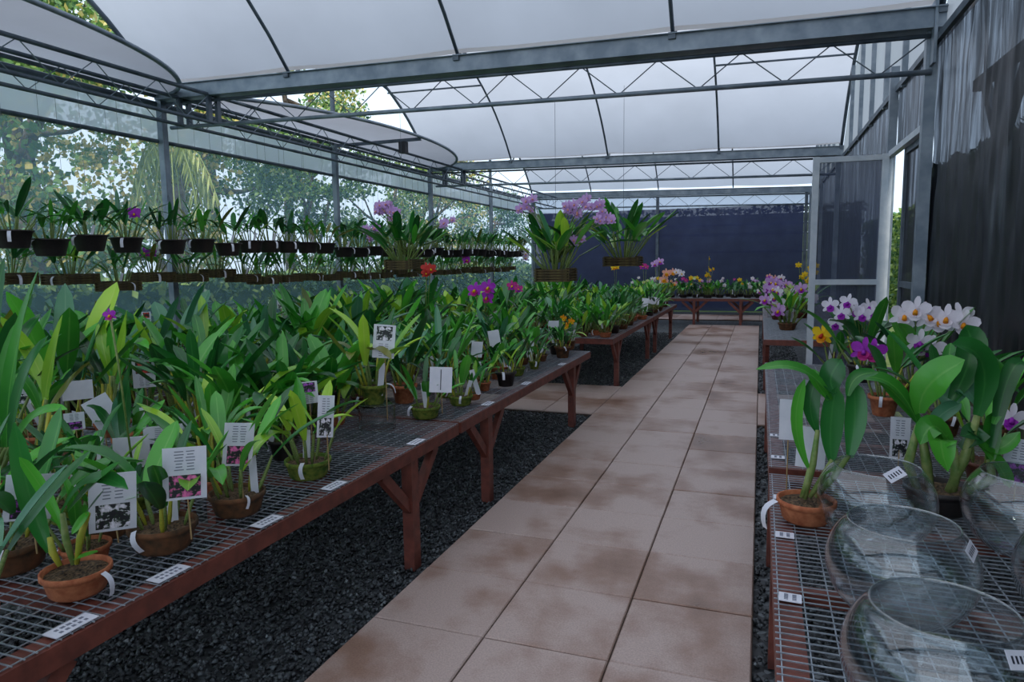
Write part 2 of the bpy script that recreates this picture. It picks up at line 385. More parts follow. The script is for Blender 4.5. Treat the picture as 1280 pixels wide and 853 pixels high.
# ------------------------------------------------------------------ roof: film vaults, ribs, gutters, trusses
RIBX = [XL, -4.29, -2.52, -0.69, XR]
for k in range(4):
    y0 = GUT[k]; yc = y0 + SPAN / 2; mb = MB(); nx, nt = 40, 28
    for i in range(nx + 1):
        x = XL + (XR - XL) * i / nx
        near = min(abs(x - r) for r in RIBX); sag = .018 * min(1, near / .5)
        for j in range(nt + 1):
            t = -SPAN / 2 + .06 + (SPAN - .12) * j / nt
            mb.v.append((x, yc + t, zg(x) + .05 + arch(t) - sag + .012)); mb.uv.append((.5, .5))
    for i in range(nx):
        for j in range(nt):
            a = i * (nt + 1) + j; mb.f.append((a, a + nt + 1, a + nt + 2, a + 1)); mb.mi.append(0)
    roof = struct('ceiling', mb, 'film_roof', True)
    for x in RIBX:
        m = MB(); big = x in (XL, XR); r = .024 if big else .016
        m.tube([(x, yc + t, zg(x) + .03 + arch(t)) for t in [-SPAN / 2 + .05 + (SPAN - .1) * j / 24 for j in range(25)]], r, 8)
        build('roof_rib', m, 'steel_dark', roof, smooth=True)
        if k in (1, 2):
            m = MB(); m.box((x, GUT[k + 1] - .075, zg(x) + .05), (.055, .05, .05)); build('rib_bracket', m, 'steel_dark', roof)
    if k == 2:
        for xa, xb in ((XL, -4.29), (-.69, XR)):
            m = MB(); t = 1.62
            m.tube([(xa, yc + t, zg(xa) + arch(t) - .04), (xb + (.03 if xb < 0 else 0), yc + t, zg(xb) + arch(t) - .04)], .014, 8)
            build('purlin', m, 'steel_dark', roof, smooth=True)
for k in range(1, 5):
    y = GUT[k]; mb = MB(); d = (Vector((XR + .05, y, zg(XR + .05))) - Vector((XL, y, zg(XL))))
    a, b = Vector((XL, y, zg(XL))), Vector((XR + .06, y, zg(XR + .06)))
    for (off, w, h) in (((0, -.075, 0), .006, .13), ((0, .075, 0), .006, .13), ((0, 0, -.062), .15, .006), ((0, -.09, .065), .035, .006), ((0, .09, .065), .035, .006)):
        mb.bar(a + Vector(off), b + Vector(off), w, h)
    g = struct('gutter', mb, 'steel')
    # lattice girder hanging below the gutter
    tb = MB(); zt, zb = -.10, -.345
    x0, x1 = XL + .02, XR - .03
    tb.tube([(x0, y, zg(x0) + zt), (x1, y, zg(x1) + zt)], .016, 8)
    tr = struct('gutter_truss', loc=(0, 0, 0))
    build('top_chord', tb, 'steel_dark', tr, smooth=True)
    tb = MB(); tb.tube([(x0 + .1, y, zg(x0) + zb), (x1, y, zg(x1) + zb)], .02, 8); build('bottom_chord', tb, 'steel', tr, smooth=True)
    tb = MB(); n = 22; pts = [(x0 + .1 + (x1 - x0 - .12) * i / n, y, zg(x0 + (x1 - x0) * i / n) + (zt if i % 2 == 0 else zb)) for i in range(n + 1)]
    tb.tube(pts, .006, 5); build('lattice_rod', tb, 'steel_dark', tr)
# long girders parallel to the net wall
for X, nm in ((-5.26, 'a'), (-5.64, 'b')):
    tr = struct('side_truss', loc=(0, 0, 0)); ztop, zbot = 3.035, 2.765
    for zz, r, pn in ((ztop, .02, 'top_chord'), (zbot, .018, 'bottom_chord')):
        tb = MB(); tb.tube([(X, -1.0, zz), (X, 18.1, zz)], r, 8); build(pn, tb, 'steel_dark', tr, smooth=True)
    tb = MB(); n = 60; tb.tube([(X, -1 + 19.0 * i / n, ztop if i % 2 else zbot) for i in range(n + 1)], .006, 5); build('lattice_rod', tb, 'steel', tr)
    for gy in GUT[2:4]:
        for dy in (-.06, .06):
            tb = MB(); tb.bar((X, gy + dy, zbot), (X, gy + dy, ztop), .035, .05); build('upright', tb, 'steel_dark', tr)

# ------------------------------------------------------------------ net wall side (posts, film band, net, vents)
POSTY = [-.53, 2.585, 5.70, 8.815, 11.93, 15.045, 18.16]
for y in POSTY:
    mb = MB(); mb.box((XL, y, 1.53), (.07, .07, 3.12)); struct('post', mb, 'steel')
for y in (2.585, 8.815, 15.045):
    mb = MB(); mb.bar((XL, y, 3.05), (XL, y, zg(XL) + RISE), .05, .05); struct('gable_post', mb, 'steel_dark')
def sheet(name, f, nu, nv, mat, smooth=True):
    mb = MB()
    for i in range(nu + 1):
        for j in range(nv + 1): mb.v.append(tuple(f(i / nu, j / nv))); mb.uv.append((i / nu, j / nv))
    for i in range(nu):
        for j in range(nv):
            a = i * (nv + 1) + j; mb.f.append((a, a + nv + 1, a + nv + 2, a + 1)); mb.mi.append(0)
    return struct(name, mb, mat, smooth)
from mathutils import noise as mn
sheet('wall_left', lambda a, b: (XL - .045 + .012 * mn.noise((a * 30, b * 3, 1)), -7 + 25.2 * a, 2.64 * b), 160, 14, 'net_side')
sheet('wall_left_band', lambda a, b: (XL - .045 + .008 * mn.noise((a * 40, b * 2, 5)), -7 + 25.2 * a, 2.63 + .38 * b), 160, 3, 'film_band')
mb = MB(); mb.tube([(XL - .04, -7, 2.63), (XL - .04, 18.1, 2.63)], .022, 8); struct('trim_1', mb, 'steel_dark', True)
mb = MB(); mb.tube([(XL - .04, -7, 3.01), (XL - .04, 18.1, 3.01)], .03, 8); struct('trim_2', mb, 'steel_dark', True)
for yc, lab in ((2.585, 'grey half-oval vent panel folded inward above the near end of the net wall'), (8.815, 'grey half-oval vent panel with a small dark box, folded inward past the first gutter')):
    r0 = empty('vent_panel', (XL, yc, 3.09), lab, 'vent panel', 'vent panels along the net wall')
    A, B = 3.08, 1.40
    # gently bowed sheet with a tubular rim
    mb = MB(); nr, na = 8, 40
    for i in range(nr + 1):
        for j in range(na + 1):
            t = math.pi * j / na; q = i / nr
            mb.v.append((B * q * math.sin(t), A * q * math.cos(t) if i else 0 + A * 0, .0 - .05 * (1 - q) * math.sin(t) * 0)); mb.uv.append((.5, .5))
    for i in range(nr):
        for j in range(na):
            a = i * (na + 1) + j; mb.f.append((a, a + 1, a + na + 2, a + na + 1)); mb.mi.append(0)
    build('panel_sheet', mb, 'film_vent', r0, smooth=True)
    mb = MB(); mb.tube([(B * math.sin(math.pi * j / 40), A * math.cos(math.pi * j / 40), 0) for j in range(41)] , .022, 8); build('rim_tube', mb, 'steel', r0, smooth=True)
    mb = MB(); mb.tube([(0, -A, 0), (0, A, 0)], .03, 8); build('hinge_tube', mb, 'steel_dark', r0, smooth=True)
    mb = MB(); yb = .05; mb.bar((0, yb, -.03), (B * math.sqrt(1 - (yb / A) ** 2), yb, -.03), .03, .045); build('crossbar', mb, 'steel_dark', r0)
    if yc == 8.815:
        mb = MB(); mb.box((1.12, .05, -.13), (.10, .10, .16)); build('dark_box', mb, 'dark_box', r0)

# ------------------------------------------------------------------ door side: black shade cloth, gable film, columns, door
def wrinkle(y, z):
    return .022 * mn.noise((y * 5.0, z * .9, 3)) + .014 * mn.noise((y * 14, z * 2.2, 9)) + .007 * mn.noise((y * 32, z * 5, 2))
sheet('wall_right', lambda a, b: (XR + .02 + wrinkle(-1 + 6.80 * a, 2.82 * b), -1 + 6.80 * a, -.06 + 2.90 * b), 260, 70, 'net_black')
sheet('wall_right_over_door', lambda a, b: (XR + .01 + .4 * wrinkle(a, b), 5.78 + 1.40 * a, 2.27 + .55 * b), 40, 12, 'net_black')
sheet('wall_right_beyond', lambda a, b: (XR + .01 + .5 * wrinkle(a * 11, 2.8 * b), 7.22 + 10.9 * a, 2.82 * b), 160, 24, 'net_black')
for k in (1, 2, 3):
    yc = GUT[k] + SPAN / 2; mb = MB(); n = 40
    for j in range(n + 1):
        t = -SPAN / 2 + SPAN * j / n
        mb.v += [(XR + .03, yc + t, 2.80), (XR + .03, yc + t, zg(XR) + .04 + arch(t))]; mb.uv += [(.5, .5)] * 2
    for j in range(n): mb.f.append((2 * j, 2 * j + 2, 2 * j + 3, 2 * j + 1)); mb.mi.append(0)
    struct('wall_right_gable', mb, 'film_gable')
    for t in (-1.9, -.95, 0, .95, 1.9):
        m = MB(); m.bar((XR + .0, yc + t, 2.78), (XR + .0, yc + t, zg(XR) + .03 + arch(t)), .045, .045); struct('gable_post', m, 'steel')
mb = MB(); mb.bar((XR - .01, -1, 2.82), (XR - .01, 18.1, 2.82), .03, .05); struct('trim_3', mb, 'steel_dark')
for y, w in ((5.75, .075), (7.2, .07), (11.93, .07), (15, .06), (18.12, .07), (2.585, .0), (-.53, .07)):
    if w:
        mb = MB(); mb.box((XR - .03, y, 1.5), (w, w, 3.04)); struct('column', mb, 'steel')
mb = MB(); mb.box((XR - .035, 5.70, 2.86), (.02, .20, .42)); struct('trim_4', mb, 'steel')
mb = MB(); mb.bar((XR - .03, 5.79, 2.25), (XR - .03, 7.17, 2.25), .05, .05); struct('trim_5', mb, 'alu')
def door(name, origin, ang, W, H, frame_mat, net_mat, zb=.03):
    d = struct(name, loc=origin); d.rotation_euler = (0, 0, ang)
    for x in (.03, W - .03):
        m = MB(); m.box((x, 0, zb + H / 2), (.055, .04, H)); build('door_stile', m, frame_mat, d)
    for z in (zb + .03, 1.09, zb + H - .03):
        m = MB(); m.box((W / 2, 0, z), (W - .11, .036, .05)); build('door_rail', m, frame_mat, d)
    m = MB(); m.add([(.05, .0, zb), (W - .05, .0, zb), (W - .05, .0, zb + H), (.05, .0, zb + H)], [(0, 1, 2, 3)]); build('door_screen', m, net_mat, d)
    m = MB(); m.tube([(W - .05, -.03, 1.09), (W - .05, -.07, 1.09), (W - .16, -.075, 1.09)], .009, 6); build('door_handle', m, 'steel', d)
    return d
door('door_1', (XR - .05, 7.15, 0), math.radians(180 + 3), .64, 2.225, 'alu', 'net_door')
mb = MB(); mb.box((XR - .06, 7.18, 1.12), (.09, .05, 2.24)); struct('trim_6', mb, 'alu')
door('door_2', (XR + .01, 5.82, 0), math.radians(90), .86, 2.2, 'steel_dark', 'net_black')

# far end wall
FY = 18.2
sheet('wall_back', lambda a, b: (-6 + 6.95 * a, FY + .02 * mn.noise((a * 9, b * 2, 4)), 2.62 * b), 60, 10, 'net_far')
sheet('wall_back_band', lambda a, b: (-6 + 7.1 * a, FY + .005, 2.62 + .42 * b), 20, 2, 'film_band')
for x in (-5.9, -2.54, 1.0):
    mb = MB(); mb.box((x, FY - .06, 1.45), (.07, .07, 2.95)); struct('column', mb, 'steel_dark')
for z in (2.2, 1.95, 1.5):
    mb = MB(); mb.tube([(-6.5, FY + .5, z), (1.5, FY + .5, z)], .03, 6); struct('rail_outside', mb, 'steel_dark')
# outside, behind the black cloth: a dark hedge wall and a braced post
mb = MB(); mb.tube([(XR + .55, 6.2, -.06), (XR + .55, 6.2, 2.75)], .07, 8)
for s_ in (-1, 1): mb.bar((XR + .55, 6.2, 2.1), (XR + .55, 6.2 + s_ * .5, 2.72), .05, .09)
mb.bar((XR + .55, 5.5, 2.74), (XR + .55, 6.95, 2.74), .06, .09)
tag(build('outside_post', mb, 'steel_dark'), 'dark braced post dimly seen through the black shade cloth', 'post')

# ------------------------------------------------------------------ outside: trees beyond the net, hedge behind the black cloth
def leaf_cloud(name, pts, size, mats, parent, g):
    """one crown: small folded leaves scattered through clumps"""
    n = len(pts); d1 = g.normal(size=(n, 3)); d1[:, 2] -= .35; d1 /= np.linalg.norm(d1, axis=1)[:, None]
    d2 = np.cross(d1, g.normal(size=(n, 3))); d2 /= np.linalg.norm(d2, axis=1)[:, None]
    L = g.uniform(.7, 1.3, (n, 1)) * size; W = L * g.uniform(.28, .45, (n, 1))
    V = np.stack([pts - d2 * W * .1, pts + d1 * L * .5 + d2 * W, pts + d1 * L, pts + d1 * L * .5 - d2 * W], 1).reshape(-1, 3)
    m = bpy.data.meshes.new(name); m.vertices.add(4 * n); m.vertices.foreach_set('co', V.ravel())
    m.loops.add(4 * n); m.loops.foreach_set('vertex_index', np.arange(4 * n, dtype=np.int32))
    m.polygons.add(n); m.polygons.foreach_set('loop_start', np.arange(0, 4 * n, 4, dtype=np.int32))
    for k in mats: m.materials.append(MAT[k])
    m.polygons.foreach_set('material_index', g.integers(0, len(mats), n).astype(np.int32))
    m.uv_layers.new(name='UVMap'); m.update(calc_edges=True)
    o = ob(name, m, parent); o['kind'] = 'stuff'; return o
def tree(x, y, h, cr, label, mats, seed, trunk_r=.14, clumps=26, leaves=5200, low=.35, size=.16):
    g = np.random.default_rng(seed); rr = random.Random(seed)
    t = empty('tree', (x, y, -.06), label, 'tree', 'trees outside the net wall')
    m = MB(); pts = [(rr.uniform(-.12, .12) * i, rr.uniform(-.12, .12) * i, h * .85 * i / 5) for i in range(6)]
    m.tube(pts, [trunk_r * (1 - .15 * i) for i in range(6)], 8); build('trunk', m, 'bark', t, smooth=True)
    C = []
    for k in range(clumps):
        a = rr.uniform(0, 6.283); q = cr * math.sqrt(rr.random()); z = h * rr.uniform(low, 1.0)
        q *= 1.15 - .55 * abs(z / h - .6)
        C.append((q * math.cos(a), q * math.sin(a), z, rr.uniform(.35, .75)))
    for k in range(7):
        c = C[k]; m = MB(); b = Vector(pts[rr.randint(2, 4)]); e = Vector(c[:3])
        m.tube([b, b.lerp(e, .5) + Vector((0, 0, -.1)), e], [trunk_r * .4, trunk_r * .3, trunk_r * .12], 6); build('branch', m, 'bark', t, smooth=True)
    per = leaves // clumps; P = []
    for c in C:
        v = g.normal(size=(per, 3)); v /= np.linalg.norm(v, axis=1)[:, None]; v *= (g.random((per, 1)) ** .45) * c[3]; v[:, 2] *= .7
        P.append(v + np.array(c[:3]))
    leaf_cloud('crown', np.concatenate(P), size, mats, t, g)
TREES = [
    (-11.4, 2.6, 7.2, 1.8, 'bushy mid green tree outside the near end of the net wall', ['fol_mid', 'fol_mid', 'fol_gold'], .2),
    (-9.3, 6.6, 4.7, 1.1, 'golden green tree lit by sun just outside the net', ['fol_gold', 'fol_mid', 'fol_mid'], .2),
    (-12.4, 8.6, 8.6, 2.0, 'tall dark tree with long bare trunk outside the net', ['fol_dark', 'fol_mid'], .5),
    (-10.2, 9.8, 4.6, 1.2, 'low yellow leaved tree behind the first steel post', ['fol_gold', 'fol_mid'], .15),
    (-12.2, 13.0, 9.2, 1.9, 'tall dark green tree seen above the second vent panel', ['fol_dark', 'fol_dark', 'fol_mid'], .3),
    (-10.2, 14.2, 4.8, 1.3, 'dark rounded tree outside the middle of the net wall', ['fol_dark', 'fol_mid'], .1),
    (-13.5, 17.5, 9.4, 2.2, 'tall golden tinged tree behind the second vent panel', ['fol_gold', 'fol_dark', 'fol_mid'], .35),
    (-10.4, 18.2, 4.6, 1.4, 'deep green bushy tree past the third steel post', ['fol_dark', 'fol_mid'], .1),
    (-11.2, 22.4, 5.4, 1.7, 'pale green open tree near the far end of the net wall', ['fol_mid', 'fol_gold', 'fol_dark'], .15),
    (-10.2, 25.6, 4.2, 1.2, 'last small tree against the white sky at the far corner', ['fol_dark', 'fol_mid'], .2),
    (-19.5, 12.5, 7.2, 2.3, 'wide hazy green tree in the second row outside', ['fol_mid', 'fol_gold'], .2),
    (-17.8, 5.2, 7.6, 2.1, 'wide dark tree in the second row outside', ['fol_dark', 'fol_mid'], .25)]
for k, (x, y, h, cr, lab, mats, low) in enumerate(TREES):
    tree(x, y, h, cr, lab, mats, 100 + k, .12 if h < 5 else .2, 26 if h < 5 else 40, 6500 if h < 5 else 11000, low, size=.11)
# weeping palm: drooping pale fronds
pl = empty('palm', (-8.3, 8.1, -.06), 'weeping palm with pale yellow green fronds hanging outside the net', 'palm tree')
m = MB(); m.tube([(0, 0, 0), (.05, .03, 1.6), (0, .05, 2.9)], [.12, .1, .09], 8); build('trunk', m, 'bark', pl, smooth=True)
for k in range(26):
    a = k * 2.399; r = U(.35, .7); m = MB(); h = U(.2, .6); drop = U(.7, 1.7)
    P = [Vector((math.cos(a) * r * t, math.sin(a) * r * t, 2.9 + h * math.sin(math.pi * min(1, t * .9)) - drop * t * t)) for t in (0, .2, .4, .6, .8, 1)]
    side = Vector((-math.sin(a), math.cos(a), 0))
    for i in range(1, 6):
        for q in (-1, 1):
            for w in (0, .5):
                p = P[i - 1].lerp(P[i], w); e = p + side * q * .10 + Vector((0, 0, -.30))
                m.add([p, p.lerp(e, .5) + Vector((math.cos(a), math.sin(a), 0)) * .018, e, p.lerp(e, .5) - Vector((math.cos(a), math.sin(a), 0)) * .018], [(0, 1, 2, 3)])
    m.tube(P, .008, 4); build('frond', m, 'fol_palm', pl)
# clipped hedge and low shrubs
def hedge(x0, x1, y0, y1, h, n, mats, label, seed, size=.11):
    g = np.random.default_rng(seed)
    t = empty('hedge', ((x0 + x1) / 2, (y0 + y1) / 2, -.06), label, 'hedge')
    m = MB(); m.box((0, 0, h * .47), (max(.05, (x1 - x0) - .25), (y1 - y0) - .25, h * .92)); build('inner_growth', m, mats[0], t)
    P = np.stack([g.uniform(x0, x1, n) - (x0 + x1) / 2, g.uniform(y0, y1, n) - (y0 + y1) / 2, g.uniform(0, h, n) ], 1)
    top = g.random(n) < .25; P[top, 2] = h - g.random(top.sum()) * .12
    side = g.random(n) < .6; P[side, 0] = (x0 - x1) / 2 * .95 * np.where(g.random(side.sum()) < .5, 1, -1)
    leaf_cloud('hedge_leaves', P, size, mats, t, g)
hedge(2.2, 2.9, -1.5, 11.8, 2.55, 14000, ['fol_shaded'], 'tall dark hedge dimly seen through the black shade cloth', 5)
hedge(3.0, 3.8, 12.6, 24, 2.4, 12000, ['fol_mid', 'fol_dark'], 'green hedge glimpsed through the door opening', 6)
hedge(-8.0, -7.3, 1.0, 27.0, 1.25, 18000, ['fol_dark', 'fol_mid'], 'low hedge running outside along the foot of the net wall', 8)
hedge(-6.5, 2.6, 20.2, 20.9, 2.8, 9000, ['fol_shaded'], 'dark hedge behind the far shade cloth', 9)

# ------------------------------------------------------------------ benches
BZ = .53
def bench(x0, x1, y0, y1, label, legs, front=1, fine=True, tags=(), along='y'):
    """red-brown timber frame, welded wire top, braced legs. front=+1: the path lies on the +x side"""
    r = empty('bench', ((x0 + x1) / 2, (y0 + y1) / 2, 0), label, 'bench', 'wire topped plant benches'); o = Vector(((x0 + x1) / 2, (y0 + y1) / 2, 0))
    W, H = .06, .052; zc = BZ - .004 - H / 2
    for x in (x0 + W / 2, x1 - W / 2):
        m = MB(); m.box(Vector((x, (y0 + y1) / 2, zc)) - o, (W, y1 - y0, H)); build('rail', m, 'wood', r)
    for y in (y0 + W / 2, y1 - W / 2):
        m = MB(); m.box(Vector(((x0 + x1) / 2, y, zc)) - o, (x1 - x0 - 2 * W, W, H)); build('end_rail', m, 'wood', r)
    n = max(1, round((y1 - y0) / .5)) if along == 'y' else max(1, round((x1 - x0) / .5))
    for i in range(1, n):
        m = MB()
        if along == 'y': m.box(Vector(((x0 + x1) / 2, y0 + (y1 - y0) * i / n, zc + .008)) - o, (x1 - x0 - 2 * W, .04, .03))
        else: m.box(Vector((x0 + (x1 - x0) * i / n, (y0 + y1) / 2, zc + .008)) - o, (.04, y1 - y0 - 2 * W, .03))
        build('slat', m, 'wood', r)
    LW = .05
    for lp in legs:
        for s in (0, 1):
            if along == 'y':
                x = (x1 - .033) if s else (x0 + .033); p = Vector((x, lp, 0)); dv = Vector((0, 1, 0))
            else:
                y = (y1 - .033) if s else (y0 + .033); p = Vector((lp, y, 0)); dv = Vector((1, 0, 0))
            m = MB(); m.box(p + Vector((0, 0, (BZ - .056) / 2 - .012)) - o, (LW, LW + .012, BZ - .056 + .024)); build('leg', m, 'wood', r)
            for sg in (-1, 1):
                e = p + dv * sg * .24
                if along == 'y' and not (y0 + .02 < e.y < y1 - .02): continue
                m = MB(); m.bar(p + Vector((0, 0, .24)) - o, e + Vector((0, 0, BZ - .06)) - o, .03, .045); build('brace', m, 'wood', r)
    m = MB(); w = .0026; step_a, step_b = (.055, .026) if fine else (.07, .05)
    k = int((x1 - x0) / step_a)
    for i in range(k + 1): x = x0 + .01 + (x1 - x0 - .02) * i / k; m.bar(Vector((x, y0, BZ)) - o, Vector((x, y1, BZ)) - o, w, w)
    k = int((y1 - y0) / step_b)
    for i in range(k + 1): y = y0 + .01 + (y1 - y0 - .02) * i / k; m.bar(Vector((x0, y, BZ + .002)) - o, Vector((x1, y, BZ + .002)) - o, w, w)
    wm = build('wire_mesh', m, 'wire', r); wm['kind'] = 'stuff'
    for (ty, lw, ld) in tags:
        x = (x1 - .032) if front > 0 else (x0 + .036)
        m = MB(); m.box((0, 0, 0), (lw, ld, .002)); st = build('label_strip', m, 'paper', r, TR(Vector((x, ty, BZ + .0045)) - o, Euler((0, 0, U(-.05, .05))).to_matrix()))
        m = MB()
        for q in range(2):
            xx = (-.18 + .36 * q) * lw
            for b in range(5): m.box((xx, (-.32 + .16 * b) * ld * .9, .0014), (lw * .18, ld * U(.06, .11), .0006))
        build('printed_text', m, 'ink', st)
    return r
FX, BXW = -1.385, 1.16
tagsL1 = [(atz(*p, BZ).y, .045, .10) for p in ((83, 783), (205, 718), (330, 653), (412, 608))]
bench(FX - BXW, FX, .15, 3.02, 'red-brown bench with wire top across the path from the glass bowls', (.75, 2.57), 1, True, tagsL1)
tagsL2 = [(atz(*p, BZ).y, .045, .10) for p in ((512, 553), (600, 505), (655, 480), (700, 456))]
bench(FX - BXW, FX, 3.05, 5.83, 'red-brown bench with wire top reaching up to the cross path', (3.46, 5.31), 1, True, tagsL2)
bench(FX - 2 * BXW - .12, FX - BXW - .12, .9, 3.02, 'inner wire bench behind the bench of photo cards', (1.4, 2.57), 1, False)
bench(FX - 2 * BXW - .12, FX - BXW - .12, 3.05, 5.83, 'inner wire bench behind the bench by the cross path', (3.5, 5.31), 1, False)
bench(FX - BXW, FX, 6.80, 9.62, 'red-brown bench just past the cross path with terracotta pots', (7.16, 9.30), 1, False)
bench(FX - BXW, FX, 9.65, 12.45, 'second bench past the cross path with yellow-green plants', (10.0, 11.83), 1, False)
bench(FX - 2 * BXW - .12, FX - BXW - .12, 6.80, 12.45, 'long inner bench past the cross path below the hanging rows', (7.2, 9.6, 12.0), 1, False)
bench(-2.6, .1, 14.3, 15.3, 'bench standing crosswise at the end of the path', (-1.25, -.35), 1, False, along='x')
tagsR = [(atz(*p, BZ).y, .05, .042) for p in ((976, 748), (973, 670), (970, 623))]
bench(.05, 1.07, .35, 2.63, 'wire bench carrying the round glass bowls', (.9, 2.3), -1, True, tagsR)
bench(.05, 1.07, 2.72, 5.50, 'wire bench with white and purple orchids before the door', (3.1, 4.98), -1, True, [(atz(*p, BZ).y, .05, .04) for p in ((962, 545), (960, 572))])
bench(.05, 1.0, 7.10, 9.7, 'wire bench just beyond the open screen door', (7.4, 9.2), -1, True)
bench(.05, 1.0, 9.75, 12.6, 'last wire bench on the door side near the far cloth', (10.1, 12.2), -1, False)

# ------------------------------------------------------------------ orchid parts
def leaf_mesh(name, curve, wr, mat, segs=8):
    """strap leaf, unit long, folded along the midrib, arching towards +Y"""
    m = MB(); pts = []; a = 0; y = z = 0.
    for i in range(segs + 1):
        pts.append((y, z, a)); a = curve * ((i + 1) / segs) ** 1.3
        y += math.sin(a) / segs; z += math.cos(a) / segs
    vs = []; uv = []
    for i, (y, z, a) in enumerate(pts):
        t = i / segs
        w = wr * (.30 + .70 * math.sin(min(1, t / .5) * math.pi / 2)) * math.sqrt(max(0.0, 1 - max(0, (t - .45) / .55) ** 2.6)) * .5
        w = max(w, .004)
        lift = w * .42
        ny, nz = math.cos(a), -math.sin(a)
        vs += [(-w, y - ny * lift * -0, z), (0, y + ny * lift, z + nz * lift), (w, y, z)]; uv += [(0, t), (.5, t), (1, t)]
    fs = []
    for i in range(segs):
        b = i * 3; fs += [(b, b + 1, b + 4, b + 3), (b + 1, b + 2, b + 5, b + 4)]
    m.add(vs, fs, 0, uv); return m
LCURVES = [.12, .35, .65, 1.0, 1.5]; LWID = [.13, .19, .26]
LEAF = {}; LEAFMB = {}
for mt in LEAFMATS:
    for ci, c in enumerate(LCURVES):
        for wi, w in enumerate(LWID):
            LEAF[mt, ci, wi] = leaf_mesh('leaf', c, w, mt).mesh('leaf', mt, True)
for ci, c in enumerate(LCURVES):
    for wi, w in enumerate(LWID): LEAFMB[ci, wi] = leaf_mesh('leaf', c, w, None, 5)
def stem_mb():
    m = MB(); m.tube([(0, 0, 0), (.01, 0, .3), (.0, .01, .65), (0, 0, 1)], [.035, .062, .055, .035], 6); return m
STEM = {k: stem_mb().mesh('stem', k, True) for k in ('stem', 'stem_yellow')}
STEMMB = stem_mb()
def frame(d, out):
    z = d.normalized(); y = out - z * out.dot(z)
    if y.length < 1e-4: y = Vector((0, 1, 0)) - z * z.y
    y.normalize(); x = y.cross(z)
    return Matrix((x, y, z)).transposed()
def gen_shoots(rr, n, L, stemL, pr, spread, zsoil, wide=None, curl=None):
    """returns stems [(M)] and leaves [(M, ci, wi)]"""
    st, lv = [], []
    a0 = rr.uniform(0, 6.28)
    for i in range(n):
        a = a0 + i * 2.399 + rr.uniform(-.4, .4); q = pr * math.sqrt((i + .5) / n) * .75
        b = Vector((q * math.cos(a), q * math.sin(a), zsoil)); out = Vector((math.cos(a), math.sin(a), 0))
        tl = spread * (.25 + .75 * (i + .5) / n) * rr.uniform(.6, 1.25)
        d = (out * math.sin(tl) + Vector((0, 0, math.cos(tl)))).normalized()
        sL = stemL * rr.uniform(.7, 1.2)
        R = frame(d, out); st.append(TR(b, R, (sL * .9 if sL < .12 else .11, sL * .9 if sL < .12 else .11, sL)))
        e = b + d * sL
        for k in range(rr.choice((1, 1, 2))):
            az = a + (rr.uniform(-.5, .5) if k == 0 else rr.choice((-1, 1)) * rr.uniform(1.2, 2.4)); o2 = Vector((math.cos(az), math.sin(az), 0))
            t2 = tl * .8 + rr.uniform(.05, .45) + (0 if k == 0 else .15)
            d2 = (o2 * math.sin(t2) + Vector((0, 0, math.cos(t2)))).normalized()
            ll = L * rr.uniform(.72, 1.18)
            ci = rr.choice(curl or (0, 1, 1, 2, 2, 3, 4)); wi = rr.choice(wide or (0, 1, 1, 2))
            lv.append((TR(e - d * .01, frame(d2, o2), ll), ci, wi))
    return st, lv
POTPROF = {
    'bowl': [(.0, .0), (.70, .0), (.80, .10), (.90, .52), (.96, .62), (1.0, .64), (1.0, .80), (.93, .80), (.91, .60), (.86, .55)],
    'std': [(.0, .0), (.62, .0), (.66, .05), (.86, 1.10), (.98, 1.12), (1.0, 1.36), (.93, 1.36), (.88, 1.10), (.84, 1.05)],
    'tub': [(.0, .0), (.70, .0), (.74, .04), (.95, .88), (1.05, .90), (1.05, .99), (.93, .99), (.88, .80)]}
POTTOP = {'bowl': .66, 'std': 1.18, 'tub': .84}
POT, SOILM = {}, {}
def pot_mesh(kind, mat):
    if (kind, mat) not in POT:
        m = MB(); m.lathe(POTPROF[kind], 22); POT[kind, mat] = m.mesh('pot', mat, True)
    return POT[kind, mat]
def soil_mesh(kind):
    if kind not in SOILM:
        m = MB(); r = random.Random(4); vs = [(0, 0, POTTOP[kind] + .06)]; n = 14
        for i in (1, 2, 3):
            for k in range(n):
                t = 6.283 * (k + .5 * i) / n; q = .885 * i / 3; vs.append((q * math.cos(t), q * math.sin(t), POTTOP[kind] + (r.uniform(-.06, .10) if i < 3 else 0)))
        fs = [(0, 1 + k, 1 + (k + 1) % n) for k in range(n)]
        for i in range(2):
            for k in range(n): a = 1 + i * n + k; b = 1 + i * n + (k + 1) % n; fs.append((a, a + n, b + n, b))
        m.add(vs, fs); SOILM[kind] = m.mesh('soil', 'soil')
    return SOILM[kind]
# flowers: three sepals, two broad petals and a frilled lip
def petal_blade(m, ang, L, W, back, frill, rr, mi=0, segs=5):
    c, s = math.cos(ang), math.sin(ang); vs = []; uv = []
    for i in range(segs + 1):
        t = i / segs; w = W * math.sin(math.pi * (.10 + .78 * t ** 1.25)) * .5; r = .05 + L * t
        for q in (-1, 0, 1):
            dz = back * t * t + (0.0 if q == 0 else .035) + (rr.uniform(-frill, frill) if q else 0)
            lx, ly = q * w, r
            vs.append((lx * c - ly * s, lx * s + ly * c, dz)); uv.append((.25, t))
    fs = []
    for i in range(segs):
        b = i * 3; fs += [(b, b + 1, b + 4, b + 3), (b + 1, b + 2, b + 5, b + 4)]
    m.add(vs, fs, mi, uv)
FLM, LIPM = {}, {}
def flower_mesh(mat):
    if mat not in FLM:
        m = MB(); r = random.Random(len(FLM) + 3)
        for a in (0, 2.2, -2.2): petal_blade(m, a, .95, .42, -.12, .03, r)
        for a in (1.18, -1.18): petal_blade(m, a, .92, .80, .06, .11, r)
        FLM[mat] = m.mesh('flower', mat, True)
    return FLM[mat]
